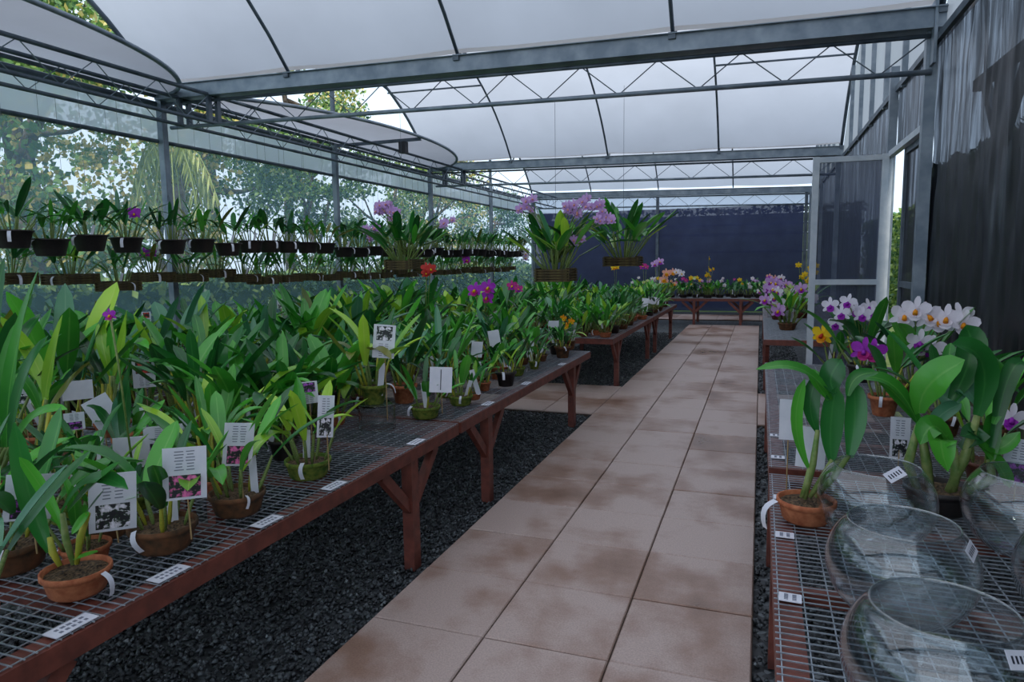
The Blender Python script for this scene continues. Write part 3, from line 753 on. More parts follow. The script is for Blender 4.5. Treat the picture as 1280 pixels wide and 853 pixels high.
def lip_mesh(mat, throat):
    if (mat, throat) not in LIPM:
        m = MB(); r = random.Random(9)
        petal_blade(m, math.pi, .72, .80, .30, .10, r); petal_blade(m, math.pi + .5, .5, .5, .34, .08, r); petal_blade(m, math.pi - .5, .5, .5, .34, .08, r)
        m.tube([(0, 0, 0), (0, -.12, .22), (0, -.3, .36)], [.10, .15, .17], 7, 1)
        LIPM[mat, throat] = m.mesh('lip', [mat, throat], True)
    return LIPM[mat, throat]
STK = {}
def flower(root, pos, size, mat, lip, throat='p_yellow', face=None, stalk_from=None):
    """pos in the plant's own space"""
    rr = rnd; f = Vector(face or (U(-.5, .9), -1, U(-.1, .4))).normalized()
    up = Vector((0, 0, 1)); y = (up - f * up.dot(f)).normalized(); x = y.cross(f)
    R = Matrix((x, y, f)).transposed() @ Euler((0, 0, U(-.25, .25))).to_matrix()
    o = ob('flower', flower_mesh(mat), root, TR(pos, R, size)); ob('lip', lip_mesh(lip, throat), o)
    if stalk_from is not None:
        m = MB(); a = Vector(stalk_from); b = Vector(pos) - f * size * .1; mid = a.lerp(b, .6) + Vector((0, 0, (b - a).length * .10))
        m.tube([a, mid, b], .0035, 5); build('flower_stalk', m, 'stem', root, smooth=True)
    return o
TAGM = None
def ribbon_mesh():
    m = MB(); vs = []
    for i in range(7):
        t = i / 6; vs += [(-.009, .028 * math.sin(t * 2.2), -.062 * t + .012 * math.sin(t * 3.1)), (.009, .028 * math.sin(t * 2.2) + .002, -.062 * t + .012 * math.sin(t * 3.1))]
    m.add(vs, [(2 * i, 2 * i + 1, 2 * i + 3, 2 * i + 2) for i in range(6)]); return m.mesh('name_tag', 'paper', True)
TAGM = ribbon_mesh()
def stick_mesh():
    m = MB(); m.box((0, 0, 0), (.016, .0015, .085)); return m.mesh('stick_label', 'paper')
STICKM = stick_mesh()
PALETTES = {'mid': ['leaf_mid'] * 5 + ['leaf_deep'] * 2 + ['leaf_lime'], 'deep': ['leaf_deep'] * 5 + ['leaf_mid'] * 2, 'lime': ['leaf_lime'] * 4 + ['leaf_mid'] * 2 + ['leaf_olive'],
            'blue': ['leaf_blue'] * 4 + ['leaf_deep'] * 2, 'mix': ['leaf_mid'] * 3 + ['leaf_deep'] * 3 + ['leaf_blue'] + ['leaf_lime'], 'olive': ['leaf_olive'] * 3 + ['leaf_mid'] * 2}
NPL = [0]
def pot_on(root, kind, mat, r):
    p = ob('pot', pot_mesh(kind, mat), root, TR((0, 0, 0), None, r)); ob('soil', soil_mesh(kind), p); return p
def orchid(x, y, label, group, pot=('bowl', 'terracotta', .08), n=8, L=.26, stemL=.14, spread=.55, pal='mid', z=BZ + .0035, seed=None, joined=False, tagp=.6, wide=None, curl=None, name='potted_orchid', cat='orchid'):
    NPL[0] += 1; rr = random.Random(NPL[0] * 13 + 5 if seed is None else seed)
    kind, pm, pr = pot
    root = empty(name, (x, y, z), label, cat, group, rz=rr.uniform(0, 6.28) if joined else 0)
    pot_on(root, kind, pm, pr); zs = POTTOP[kind] * pr
    if joined:
        ob('foliage', joined_foliage(joined, pal), root, TR((0, 0, zs), None, L / .22))
    else:
        st, lv = gen_shoots(rr, n, L, stemL, pr, spread, zs - .005, wide, curl)
        for M in st: ob('stem', STEM[rr.choice(('stem', 'stem', 'stem_yellow'))], root, M)
        for M, ci, wi in lv: ob('leaf', LEAF[rr.choice(PALETTES[pal]), ci, wi], root, M)
    if rr.random() < tagp:
        a = rr.uniform(-2.2, .2)
        ob('name_tag', TAGM, root, TR((pr * 1.02 * math.cos(a), pr * 1.02 * math.sin(a), zs + pr * .25), Euler((rr.uniform(-.4, .4), rr.uniform(-.5, .5), a + math.pi / 2 + math.pi + rr.uniform(-.5, .5))).to_matrix(), rr.uniform(.6, 1.0)))
    if rr.random() < tagp * .9:
        a = rr.uniform(0, 6.28)
        ob('stick_label', STICKM, root, TR((pr * .6 * math.cos(a), pr * .6 * math.sin(a), zs + rr.uniform(.03, .10)), Euler((rr.uniform(-.3, .3), rr.uniform(-.3, .3), rr.uniform(-.3, .9))).to_matrix(), rr.uniform(1.0, 1.9)))
    return root
JF = {}
def joined_foliage(var, pal):
    if (var, pal) not in JF:
        rr = random.Random(var * 31 + len(pal)); mats = ['leaf_mid', 'leaf_deep', 'leaf_lime', 'leaf_blue', 'leaf_olive', 'stem']
        st, lv = gen_shoots(rr, 12, .22, .12, .085, .6, 0)
        m = MB()
        for M in st: m.add([M @ Vector(v) for v in STEMMB.v], STEMMB.f, 5, STEMMB.uv)
        for M, ci, wi in lv:
            q = LEAFMB[ci, wi]; m.add([M @ Vector(v) for v in q.v], q.f, mats.index(rr.choice(PALETTES[pal])), q.uv)
        JF[var, pal] = m.mesh('foliage', mats, True)
    return JF[var, pal]
def curve_leaf(root, base, mid, tip, w, mat, up=None, segs=9):
    """one leaf traced along three points (world), broadest in the middle"""
    base, mid, tip = Vector(base), Vector(mid), Vector(tip); c = mid * 2 - (base + tip) * .5
    o = Vector(root.location); m = MB(); vs = []; uv = []
    for i in range(segs + 1):
        t = i / segs; p = base * (1 - t) ** 2 + c * 2 * t * (1 - t) + tip * t * t
        d = ((c - base) * (1 - t) + (tip - c) * t).normalized()
        n = Vector(up) if up else (CAM - p).normalized() * .35 + Vector((.2, -.4, .9))
        s = d.cross(n).normalized(); nn = s.cross(d).normalized()
        ww = w * (.30 + .70 * math.sin(min(1, t / .5) * math.pi / 2)) * math.sqrt(max(0., 1 - max(0, (t - .5) / .5) ** 2.6)) * .5
        ww = max(ww, .0012)
        vs += [p - s * ww - o, p - nn * ww * .35 - o, p + s * ww - o]; uv += [(0, t), (.5, t), (1, t)]
    fs = []
    for i in range(segs):
        b = i * 3; fs += [(b, b + 1, b + 4, b + 3), (b + 1, b + 2, b + 5, b + 4)]
    m.add(vs, fs, 0, uv); return build('leaf', m, mat, root, smooth=True)
def curve_stem(root, pts, r, mat='stem'):
    o = Vector(root.location); m = MB(); k = len(pts); m.tube([Vector(p) - o for p in pts], [r * (.8 + .4 * math.sin(math.pi * i / max(1, k - 1))) for i in range(k)], 7); return build('stem', m, mat, root, smooth=True)
CARDS = []
def card(u, v, wpx, hpx, y, photo, label, photo_at='low', lean=0., turn=None, zfoot=BZ + .06):
    """printed care card on a stake; y is where its pot stands"""
    p = aty(u, v, y); dist = (p - CAM).dot(FWD); w, h = wpx * dist / F_PX, hpx * dist / F_PX
    foot = Vector((p.x, y + .004, min(zfoot, p.z - h / 2 - .01)))
    r = empty('plant_card', foot, label, 'plant card', 'printed care cards standing in the pots')
    az = math.atan2(p.x, p.y) * -1 if turn is None else turn
    R = Euler((U(-.10, .10), lean, az)).to_matrix(); c = p - foot
    m = MB(); m.box((0, 0, 0), (w, .0015, h)); cd = build('card', m, 'paper', r, TR(c, R))
    if photo:
        ph = h * .42; zz = {'low': -h * .5 + ph / 2 + h * .05, 'high': h * .5 - ph / 2 - h * .05}[photo_at]
        m = MB(); m.box((0, -.0012, zz), (w * .72, .0006, ph)); build('flower_photo', m, PHOTO[photo], cd)
        m = MB(); z0 = h * .42 if photo_at == 'low' else -h * .08
        for k in range(7):
            for s in (-1, 1): m.box((s * w * .13, -.0011, z0 - k * h * .058), (w * U(.14, .22), .0004, h * .018))
        build('printed_text', m, 'ink', cd)
    m = MB(); m.tube([(0, .003, 0), (c.x, c.y + .004, c.z - h * .5 + .01), (c.x, c.y + .004, c.z - h * .1)], .0022, 5); build('stake', m, 'stake', r)
    return r

# ------------------------------------------------------------------ left benches: the plants and cards that can be told apart
USED = []
def spot(u, v, r, z=BZ):
    p = atz(u, v, z); USED.append((p.x, p.y, r)); return p
def near_used(x, y, r): return any((x - a) ** 2 + (y - b) ** 2 < (r + c) ** 2 for a, b, c in USED)
# terracotta pot at the corner
p = spot(98, 742, .085)
r = empty('potted_orchid', (p.x, p.y, BZ + .0035), 'orchid with yellowing stems in a bright terracotta pot on the bench rim', 'orchid')
pot_on(r, 'bowl', 'terracotta', .078); zs = BZ + .055; yy = p.y
for b, mdl, t, w, mt in (((62, 690), (36, 620), (18, 528), .050, 'leaf_deep'), ((82, 668), (52, 610), (24, 572), .028, 'leaf_mid'), ((76, 642), (112, 598), (160, 612), .040, 'leaf_deep'),
                         ((84, 640), (112, 606), (150, 578), .044, 'leaf_mid'), ((110, 640), (102, 650), (90, 668), .020, 'leaf_mid'), ((108, 640), (118, 626), (130, 612), .018, 'leaf_blue'), ((90, 700), (105, 694), (122, 690), .018, 'leaf_mid')):
    curve_leaf(r, aty(*b, yy), aty(*mdl, yy - .02), aty(*t, yy - .05), w, mt)
for a, b, mt in (((75, 708), (62, 672), 'stem_yellow'), ((92, 706), (78, 642), 'stem'), ((96, 705), (110, 642), 'stem_yellow')):
    curve_stem(r, [aty(*a, yy), aty((a[0] + b[0]) / 2 - 3, (a[1] + b[1]) / 2, yy), aty(*b, yy)], .0075, mt)
ob('name_tag', TAGM, r, TR((.078 * math.cos(.1), .078 * math.sin(.1), .058), Euler((0, 0, .1 + 4.7)).to_matrix(), .9))
HERO = [  # u, v of the pot foot, pot kind, material, radius, shoots, leaf length, palette, label
    (206, 686, 'bowl', 'clay_dark', .092, 9, .25, 'mid', 'orchid in a dark brown pot below the card with a pink orchid photo on black'),
    (298, 642, 'bowl', 'clay_dark', .088, 10, .26, 'mid', 'orchid in a brown clay pot with two white tags hanging over its rim'),
    (386, 597, 'bowl', 'moss', .086, 9, .24, 'lime', 'orchid in a mossy green bowl beside the empty patch of wire mesh'),
    (14, 712, 'bowl', 'clay_dark', .095, 9, .28, 'deep', 'orchid in a broad brown pot next to the terracotta pot on the rim'),
    (532, 523, 'bowl', 'moss', .078, 7, .20, 'mid', 'small orchid in a mossy green bowl under the blank card'),
    (576, 507, 'bowl', 'moss', .070, 8, .20, 'mid', 'orchid in a green bowl beside the small orange clay pots'),
    (606, 489, 'std', 'terracotta', .040, 5, .17, 'mid', 'slim orchid in a small orange clay pot on the bench rim'),
    (592, 500, 'bowl', 'terracotta', .045, 6, .13, 'mid', 'low orchid in a tiny shallow clay pot by the bench rim'),
    (644, 470, 'bowl', 'moss', .072, 9, .22, 'deep', 'dark leaved orchid in a mossy pot past the orange clay pots'),
    (668, 462, 'std', 'moss', .045, 8, .20, 'mid', 'orchid in a narrow green pot by the bench end'),
    (712, 437, 'std', 'clay_dark', .060, 6, .17, 'mid', 'orchid with orange flowers at the end of the bench by the cross path')]
HR = []
for u, v, k, mt, pr, n, L, pal, lab in HERO:
    p = spot(u, v, pr); HR.append(orchid(p.x, p.y, lab, None, (k, mt, pr), n, L, .13 if L > .22 else .09, .5, pal, tagp=1.0))
o = HR[-1]
for du, dv in ((704, 398), (714, 402), (708, 408)):
    q = aty(du, dv, o.location.y - .03) - Vector(o.location); flower(o, q, .035, 'p_orange', 'p_yellow', stalk_from=(0, 0, .07))
for uu, vv, mt in ((602, 366, 'p_purple'), (642, 364, 'p_magenta')):
    pass
# upturned glass cylinder with a mossy pot standing on it
USED.append((-1.62, 2.42, .10)); gp = spot(472, 536, .16); gz = BZ + .004
gr = empty('glass_cylinder', (gp.x, gp.y, gz), 'clear glass cylinder standing upside down on the wire bench under a mossy pot', 'glass vase')
m = MB(); R0, H0, th = .088, .115, .004
m.lathe([(R0 - th, 0), (R0, 0), (R0, H0), (R0 - .006, H0 + .004), (0.001, H0 + .004), (0.001, H0), (R0 - th, H0 - .002), (R0 - th, 0)], 40); build('glass_wall', m, 'glass_thick', gr, smooth=False)
m = MB(); m.tube([((R0 - .003) * math.cos(6.2832 * i / 40), (R0 - .003) * math.sin(6.2832 * i / 40), .004) for i in range(41)], .003, 6); build('glass_lip', m, 'glass', gr, smooth=True)
m = MB(); m.lathe([(R0 - .002, H0 - .001), (R0 + .002, H0 + .002), (R0 - .002, H0 + .006), (R0 - .008, H0 + .005)], 40); build('glass_rim', m, 'glass_thick', gr, smooth=True)
orchid(gp.x - .012, gp.y + .0, 'orchid in a mossy clay pot raised on the upturned glass cylinder', None, ('std', 'moss', .07), 9, .27, .14, .5, 'lime', z=gz + H0 + .0045, tagp=1)
p = spot(452, 512, .06); orchid(p.x - .02, p.y + .02, 'orchid in a small red-brown pot behind the glass cylinder', None, ('std', 'plastic_brown', .05), 6, .24, .12, .5, 'mid')

for (u, v, kind, pm, pr, lab, lv) in (
    (-12, 640, 'bowl', 'terracotta', .085, 'tall orchid with long upright leaves at the near end of the crowded bench', (((8, 560), (14, 450), (48, 336), .055, 'leaf_mid'), ((0, 560), (-14, 440), (6, 322), .055, 'leaf_deep'), ((12, 560), (24, 480), (60, 420), .05, 'leaf_deep'), ((2, 560), (2, 480), (26, 396), .05, 'leaf_mid'), ((10, 570), (40, 520), (84, 512), .045, 'leaf_mid'))),
    (58, 590, 'bowl', 'clay_dark', .08, 'orchid with two bright lime leaves spread in a V behind the front pots', (((58, 500), (40, 445), (-4, 394), .052, 'leaf_lime'), ((56, 500), (62, 450), (78, 394), .055, 'leaf_lime'), ((62, 510), (92, 470), (112, 452), .045, 'leaf_olive'), ((52, 520), (34, 480), (16, 470), .04, 'leaf_mid'), ((66, 520), (72, 560), (64, 590), .045, 'leaf_olive'))),
    (142, 545, 'bowl', 'terracotta', .08, 'lime leaved orchid with a tiny violet bud behind the plain white cards', (((138, 470), (128, 430), (126, 402), .05, 'leaf_lime'), ((142, 470), (152, 425), (158, 388), .045, 'leaf_lime'), ((140, 470), (140, 430), (140, 404), .05, 'leaf_mid'), ((132, 480), (105, 430), (82, 408), .05, 'leaf_deep'), ((146, 480), (165, 430), (186, 436), .05, 'leaf_mid'), ((128, 480), (110, 455), (96, 478), .05, 'leaf_olive'), ((136, 480), (124, 462), (132, 492), .05, 'leaf_mid'))),
    (158, 600, 'bowl', 'clay_dark', .075, 'orchid with one long dark blade standing upright beside the tilted card', (((156, 560), (156, 500), (164, 446), .052, 'leaf_deep'), ((150, 565), (130, 520), (108, 508), .035, 'leaf_deep'), ((160, 565), (178, 530), (206, 500), .04, 'leaf_mid'), ((152, 560), (146, 520), (148, 486), .04, 'leaf_blue')))):
    p = spot(u, v, pr); r = empty('potted_orchid', (p.x, p.y, BZ + .0035), lab, 'orchid'); pot_on(r, kind, pm, pr)
    for b, mdl, t, w, mt in lv:
        foot = p + Vector((U(-.03, .03), U(-.03, .03), .05)); q = aty(*b, p.y); curve_stem(r, [foot, foot.lerp(q, .5), q], .008, rnd.choice(('stem', 'stem_yellow')))
        curve_leaf(r, q, aty(*mdl, p.y + U(-.03, .03)), aty(*t, p.y + U(-.08, .06)), w, mt)
CARDDEF = [
    (231, 592, 50, 66, 'pink', 'care card with a pink orchid photo on black above a dark brown pot', 1.36, 'low', .05),
    (298, 556, 35, 56, 'pink', 'tilted care card with a pink flower photo above the two-tag pot', 1.65, 'low', .12),
    (141, 628, 52, 74, 'white', 'care card with a white orchid photo behind the terracotta pot leaves', 1.28, 'low', .06),
    (164, 566, 40, 40, None, 'plain white card half behind a dark leaf near the pink photo card', 1.72, 'low', .05),
    (205, 552, 44, 40, 'purple', 'wide care card with a purple orchid photo behind the pink photo card', 1.85, 'low', .0),
    (407, 521, 20, 54, 'white', 'narrow card with a small black and white flower photo over the mossy bowl', 2.0, 'low', .08),
    (386, 491, 22, 28, 'purple', 'small dark photo card behind the narrow flower card', 2.25, 'high', -.05),
    (180, 468, 25, 34, 'red', 'white card with a red flower photo among lime green leaves', 2.5, 'high', .0),
    (97, 488, 33, 24, None, 'blank white rectangular card lying level among dark leaves', 2.1, 'low', .0),
    (128, 515, 30, 40, None, 'blank white card tilted steeply beside a long upright leaf', 1.9, 'low', -.45),
    (93, 527, 22, 22, 'purple', 'small square card with a purple blossom print', 1.75, 'low', .0),
    (42, 407, 12, 18, 'white', 'tiny card with black flower print below the hanging baskets', 2.4, 'low', .1),
    (28, 492, 18, 26, 'white', 'small card with a dark photo at the bench corner leaves', 1.9, 'low', .1),
    (36, 622, 50, 60, 'purple', 'large card half hidden behind the tall leaf of the terracotta pot', 1.16, 'low', .15),
    (480, 427, 27, 42, 'white', 'card with a white orchid photo above its text over the glass cylinder', 2.75, 'high', .10),
    (551, 475, 28, 32, None, 'blank card split by a dark stake above the mossy bowl', 2.95, 'low', .06),
    (596, 437, 14, 20, None, 'small blank card above the little clay pots', 3.85, 'low', .1),
    (618, 424, 14, 22, None, 'small white card leaning in the crowd of the second bench', 4.3, 'low', -.15),
    (692, 413, 13, 24, None, 'upright white card beside the orange flowers', 5.6, 'low', .0),
    (672, 420, 13, 20, None, 'folded white card left of the orange flowers among leaves', 5.5, 'low', .3),
    (183, 398, 10, 16, 'red', 'tiny card with a red blossom print high among the leaves', 3.1, 'high', .0),
    (351, 380, 9, 12, 'white', 'tiny photo card between the upright leaves of the inner bench', 4.4, 'low', .0),
    (806, 381, 8, 16, None, 'white card at the rim of the bench past the cross path', 9.2, 'low', .1),
    (817, 376, 14, 9, None, 'white card lying level near the far bench rim', 9.7, 'low', .15)]
for u, v, w, h, ph, lab, y, pa, ln in CARDDEF:
    c = card(u, v, w, h, y, ph, lab, pa, ln)
    if ph is None and u == 551:
        m = MB(); m.box((0, -.0012, 0), (.004, .001, .1)); build('dark_stake', m, 'ink_dark', [k for k in c.children if k.name.startswith('card')][0])

# ------------------------------------------------------------------ left benches: the crowd
LABS = {
 'B1': ('the bench across from the bowls', 'crowd on the bench across from the bowls'),
 'B2': ('the bench before the cross path', 'crowd on the bench before the cross path'),
 'I1': ('the inner bench below the hanging baskets', 'crowd on the inner bench'),
 'I2': ('the inner bench near the cross path', 'crowd on the farther inner bench'),
 'B3': ('the bench just past the cross path', 'crowd on the bench past the cross path'),
 'B4': ('the second bench past the cross path', 'crowd on the second bench past the cross path'),
 'I3': ('far inner bench past cross path', 'crowd on the far inner bench')}
POTC = [('bowl', 'terracotta'), ('bowl', 'clay_dark'), ('bowl', 'moss'), ('std', 'clay_dark'), ('std', 'terracotta'), ('bowl', 'clay_dark'), ('std', 'plastic')]
POTW = {'terracotta': 'terracotta pot', 'clay_dark': 'brown clay pot', 'moss': 'mossy green pot', 'plastic': 'black plastic pot'}
PALW = {'mid': 'green', 'deep': 'dark green', 'lime': 'yellow-green', 'blue': 'grey-green', 'mix': 'mixed green', 'olive': 'olive'}
def crowd(key, x0, x1, y0, y1, sp, L, joined=False, stemL=.15, maxn=999):
    base, grp = LABS[key]; made = []; y = y0; row = 0
    while y < y1:
        x = x1 - (sp * .5 if row % 2 else 0)
        while x > x0:
            xx, yy = x + U(-.035, .035), y + U(-.035, .035); u, v, w = topx((xx, yy, BZ + .3))
            pr = U(.058, .078)
            if -70 < u and x0 < xx < x1 + .01 and not near_used(xx, yy, pr + .012) and len(made) < maxn:
                USED.append((xx, yy, pr)); k, mt = rnd.choice(POTC); pal = rnd.choice(('mid', 'mid', 'deep', 'mix', 'lime', 'blue', 'mix', 'deep'))
                third = (x1 - xx) / (x1 - x0); lab = PALW[pal] + ' orchid in ' + POTW[mt] + ', ' + ('front' if third < .33 else 'middle' if third < .67 else 'back') + ' of ' + base
                low = 1.
                for cu, cv, cw, chh, _p, _l, cyy, _a, _b in CARDDEF:
                    if cyy - .55 < yy < cyy + .02 and abs(u - cu) < cw * .6 + 26: low = .55
                made.append(orchid(xx, yy, lab, grp, (k, mt, pr), rnd.randint(8, 11), L * low * U(.8, 1.25), stemL * low * U(.7, 1.3), U(.4, .7), pal, joined=rnd.randint(1, 6) if joined else False, tagp=.75))
            x -= sp
        y += sp * .9; row += 1
    return made
c1 = crowd('B1', -2.45, -1.50, .85, 2.95, .22, .27)
c2 = crowd('B2', -2.45, -1.50, 3.15, 5.75, .245, .24)
i1 = crowd('I1', -3.75, -2.75, 1.7, 2.95, .27, .34, stemL=.26)
i2 = crowd('I2', -3.75, -2.75, 3.15, 5.75, .31, .32, stemL=.24)
b3 = crowd('B3', -2.5, -1.47, 6.9, 9.55, .25, .22, True)
b4 = crowd('B4', -2.5, -1.47, 9.75, 12.4, .27, .22, True)
i3 = crowd('I3', -3.7, -2.8, 6.95, 12.3, .40, .32, True)
def bloom(pool, u, v, size, mat, lip, thr='p_yellow', n=1):
    """hang a flower on the plant of the pool whose place lies nearest below this pixel"""
    best = None
    for r_ in pool:
        q = aty(u, v, r_.location.y - .04); dx = abs(q.x - r_.location.x)
        if BZ + .15 < q.z < BZ + .75:
            s_ = dx
            if best is None or s_ < best[0]: best = (s_, r_, q)
    if best is None: return
    _, r_, q = best; R = Matrix.Rotation(-r_.rotation_euler.z, 3, 'Z')
    for k in range(n):
        loc = R @ (q - Vector(r_.location) + Vector((U(-1, 1), U(-.6, .3), U(-.7, .7))) * (size * 1.1 if n > 1 else 0))
        flower(r_, loc, size * U(.85, 1.1), mat, lip, thr, face=tuple(R @ Vector((U(-.3, .6), -1, U(0, .4)))), stalk_from=(0, 0, .08))
    if 'with' not in r_['label']:
        r_['label'] = {'p_purple': 'purple', 'p_lilac': 'lilac', 'p_orange': 'orange', 'p_magenta': 'magenta', 'p_red': 'red', 'p_white': 'white', 'p_yellow': 'yellow', 'p_peach': 'peach', 'p_green': 'pale green'}[mat] + ' flowering ' + r_['label'].split(' ', 2 if r_['label'].startswith(('dark', 'mixed')) else 1)[-1]
        if len(r_['label'].split()) > 16: r_['label'] = r_['label'].replace(' the ', ' ')
bloom(c2 + i2, 604, 366, .075, 'p_purple', 'p_magenta', n=3)
bloom(b3 + i2, 642, 363, .06, 'p_magenta', 'p_purple', n=2)
bloom(i2, 538, 340, .05, 'p_red', 'p_red', n=3)
bloom(i1 + c1, 137, 394, .02, 'p_purple', 'p_magenta', n=1)
bloom(b3 + b4, 822, 330, .07, 'p_lilac', 'p_purple', n=2)
bloom(b3 + b4, 805, 334, .06, 'p_magenta', 'p_purple', n=2)
bloom(b4, 770, 333, .06, 'p_yellow', 'p_orange', n=2)
bloom(b4, 835, 345, .08, 'p_peach', 'p_orange', n=3)
bloom(b4, 827, 352, .06, 'p_white', 'p_white', n=1)
bloom(b4, 850, 343, .07, 'p_white', 'p_white', n=2)

# ------------------------------------------------------------------ end-of-path bench and the benches beyond the door
ENDF = [('p_white', 'p_white'), ('p_yellow', 'p_orange'), ('p_green', 'p_white'), ('p_lilac', 'p_purple'), ('p_yellow', 'p_yellow'), ('p_white', 'p_lilac'), ('p_peach', 'p_orange'), ('p_yellow', 'p_yellow'), ('p_magenta', 'p_purple')]
FN = {'p_white': 'white', 'p_yellow': 'yellow', 'p_green': 'pale green', 'p_lilac': 'lilac', 'p_peach': 'peach', 'p_magenta': 'magenta', 'p_purple': 'purple'}
for row, yy in ((0, 14.5), (1, 14.95)):
    for k in range(11):
        xx = -2.5 + .25 * k + U(-.03, .03) + .12 * row
        if xx > .04: continue
        mt, lp = ENDF[(k * 2 + row * 3) % len(ENDF)]
        o = orchid(xx, yy + U(-.05, .05), FN[mt] + ' flowering orchid on the crosswise bench at the end of the path', 'orchids on the end bench', ('bowl', 'plastic', .085), L=.22 * U(.85, 1.2), pal=rnd.choice(('mid', 'mix', 'deep', 'lime')), joined=rnd.randint(1, 6), tagp=.3)
        R = Matrix.Rotation(-o.rotation_euler.z, 3, 'Z')
        for j in range(rnd.randint(1, 4)):
            loc = R @ Vector((U(-.12, .12), -.10 + U(-.05, .05), U(.22, .42))); flower(o, loc, U(.03, .055), mt, lp, face=tuple(R @ Vector((U(-.4, .4), -1, .2))), stalk_from=(0, 0, .06))
# tall yellow spray
o = orchid(-.98, 14.42, 'orchid with a tall upright spray of yellow blossoms on the end bench', None, ('bowl', 'plastic', .08), L=.24, pal='mid', joined=2)
for j in range(10): flower(o, Vector((U(-.13, .13), U(-.06, .06), U(.42, .62))), .045, 'p_yellow', 'p_orange', stalk_from=(0, 0, .08))
flower(o, Vector((0, 0, .80)), .05, 'p_yellow', 'p_yellow', stalk_from=(0, 0, .5))
DR = []
for k, (u, v, mts, lab) in enumerate(((984, 413, ('p_lilac', 'p_white', 'p_purple'), 'lilac and white flowering orchid in a clear pot at the bench corner beyond the door'),
                             (1000, 398, ('p_green', 'p_white'), 'pale green flowering orchid behind the lilac one beyond the door'),
                             (972, 400, ('p_lilac', 'p_lilac'), 'soft lilac orchid spilling over the bench rim beyond the door'),
                             (1004, 388, ('p_yellow', 'p_yellow'), 'yellow flowering orchid with a tall spray beside the screen door'),
                             (985, 388, ('p_white', 'p_lilac'), 'white flowering orchid on the bench beyond the screen door'),
                             (970, 385, ('p_purple', 'p_white'), 'purple flowering orchid farther along the bench beyond the door'),
                             (963, 382, ('p_peach', 'p_white'), 'peach flowering orchid at the far end beyond the door'))):
    p = atz(u, v, BZ); o = orchid(p.x, p.y, lab, None, ('bowl', 'plastic_brown' if k else 'clay_dark', .10 if k < 2 else .085), L=.30 if k < 4 else .22, pal=('mid', 'lime', 'deep')[k % 3], joined=1 + k % 6, tagp=.4)
    R = Matrix.Rotation(-o.rotation_euler.z, 3, 'Z'); hi = .52 if k == 3 else .3
    for j in range(9 if k < 4 else 5):
        loc = R @ Vector((U(-.18, .16), -.12 + U(-.08, .08), hi + U(-.08, .2))); mt = rnd.choice(mts)
        flower(o, loc, .05 if k == 3 else U(.055, .085), mt, 'p_purple' if mt in ('p_lilac', 'p_white') else mt, face=tuple(R @ Vector((U(-.5, .3), -1, .2))), stalk_from=(0, 0, .08))

# ------------------------------------------------------------------ door side bench: bowls and big orchids
def bowl(u, v, R, label, tagpos=None, z=BZ):
    p = atz(u, v, z); r = empty('fish_bowl', (p.x, p.y, z + .0035), label, 'glass bowl', 'round glass bowls on the wire bench')
    m = MB(); prof = []; th0 = math.radians(28)
    a0, a1 = -math.pi / 2 + math.radians(32), math.pi / 2 - math.radians(46)
    SQ = .90; zc = R * SQ * math.sin(-a0)
    out = [(R * math.cos(a0 + (a1 - a0) * i / 20), zc + R * SQ * math.sin(a0 + (a1 - a0) * i / 20)) for i in range(21)]
    t = .004; inn = [((R - t) * math.cos(a0 + (a1 - a0) * i / 20), zc + (R - t) * SQ * math.sin(a0 + (a1 - a0) * i / 20) + (t if i == 0 else 0)) for i in range(20, -1, -1)]
    prof = [(.001, 0)] + out + [(out[-1][0] - .001, out[-1][1] + .003)] + inn + [(.001, t)]
    m.lathe(prof, 56); build('bowl_glass', m, 'glass', r, smooth=True)
    m = MB(); m.tube([(out[-1][0] * math.cos(6.2832 * i / 48), out[-1][0] * math.sin(6.2832 * i / 48), out[-1][1]) for i in range(49)], .0026, 6); build('bowl_rim', m, 'glass', r, smooth=True)
    if tagpos:
        az, el, sz, roll = tagpos; n = Vector((math.cos(el) * math.cos(az), math.cos(el) * math.sin(az), math.sin(el)))
        Rm = frame(Vector((0, 0, 1)) - n * n.z, n) @ Euler((0, roll, 0)).to_matrix()
        m = MB(); m.box((0, 0, 0), (sz, .001, sz * .55)); st = build('price_sticker', m, 'paper', r, TR(Vector((n.x * R, n.y * R, n.z * R * SQ)) + n * .0015 + Vector((0, 0, zc)), Rm))
        m = MB()
        for k in range(5): m.box((-sz * .32 + sz * .16 * k, .0008, 0), (sz * .07, .0004, sz * .22))
        build('printed_text', m, 'ink_dark', st)
    return r
bowl(1092, 676, .152, 'glass bowl nearest the terracotta pot, with a tilted price sticker', (-1.3, .85, .055, .5))
bowl(1122, 770, .152, 'middle glass bowl of the row, between the other two', (-.5, .55, .05, .2))
bowl(1170, 912, .152, 'largest looking glass bowl at the bench end, with a square price sticker', (-.9, .6, .05, -.2))
bowl(1280, 690, .152, 'glass bowl against the black cloth, in front of the white printed card')
bowl(1368, 790, .15, 'glass bowl mostly hidden at the bench edge against the black cloth')

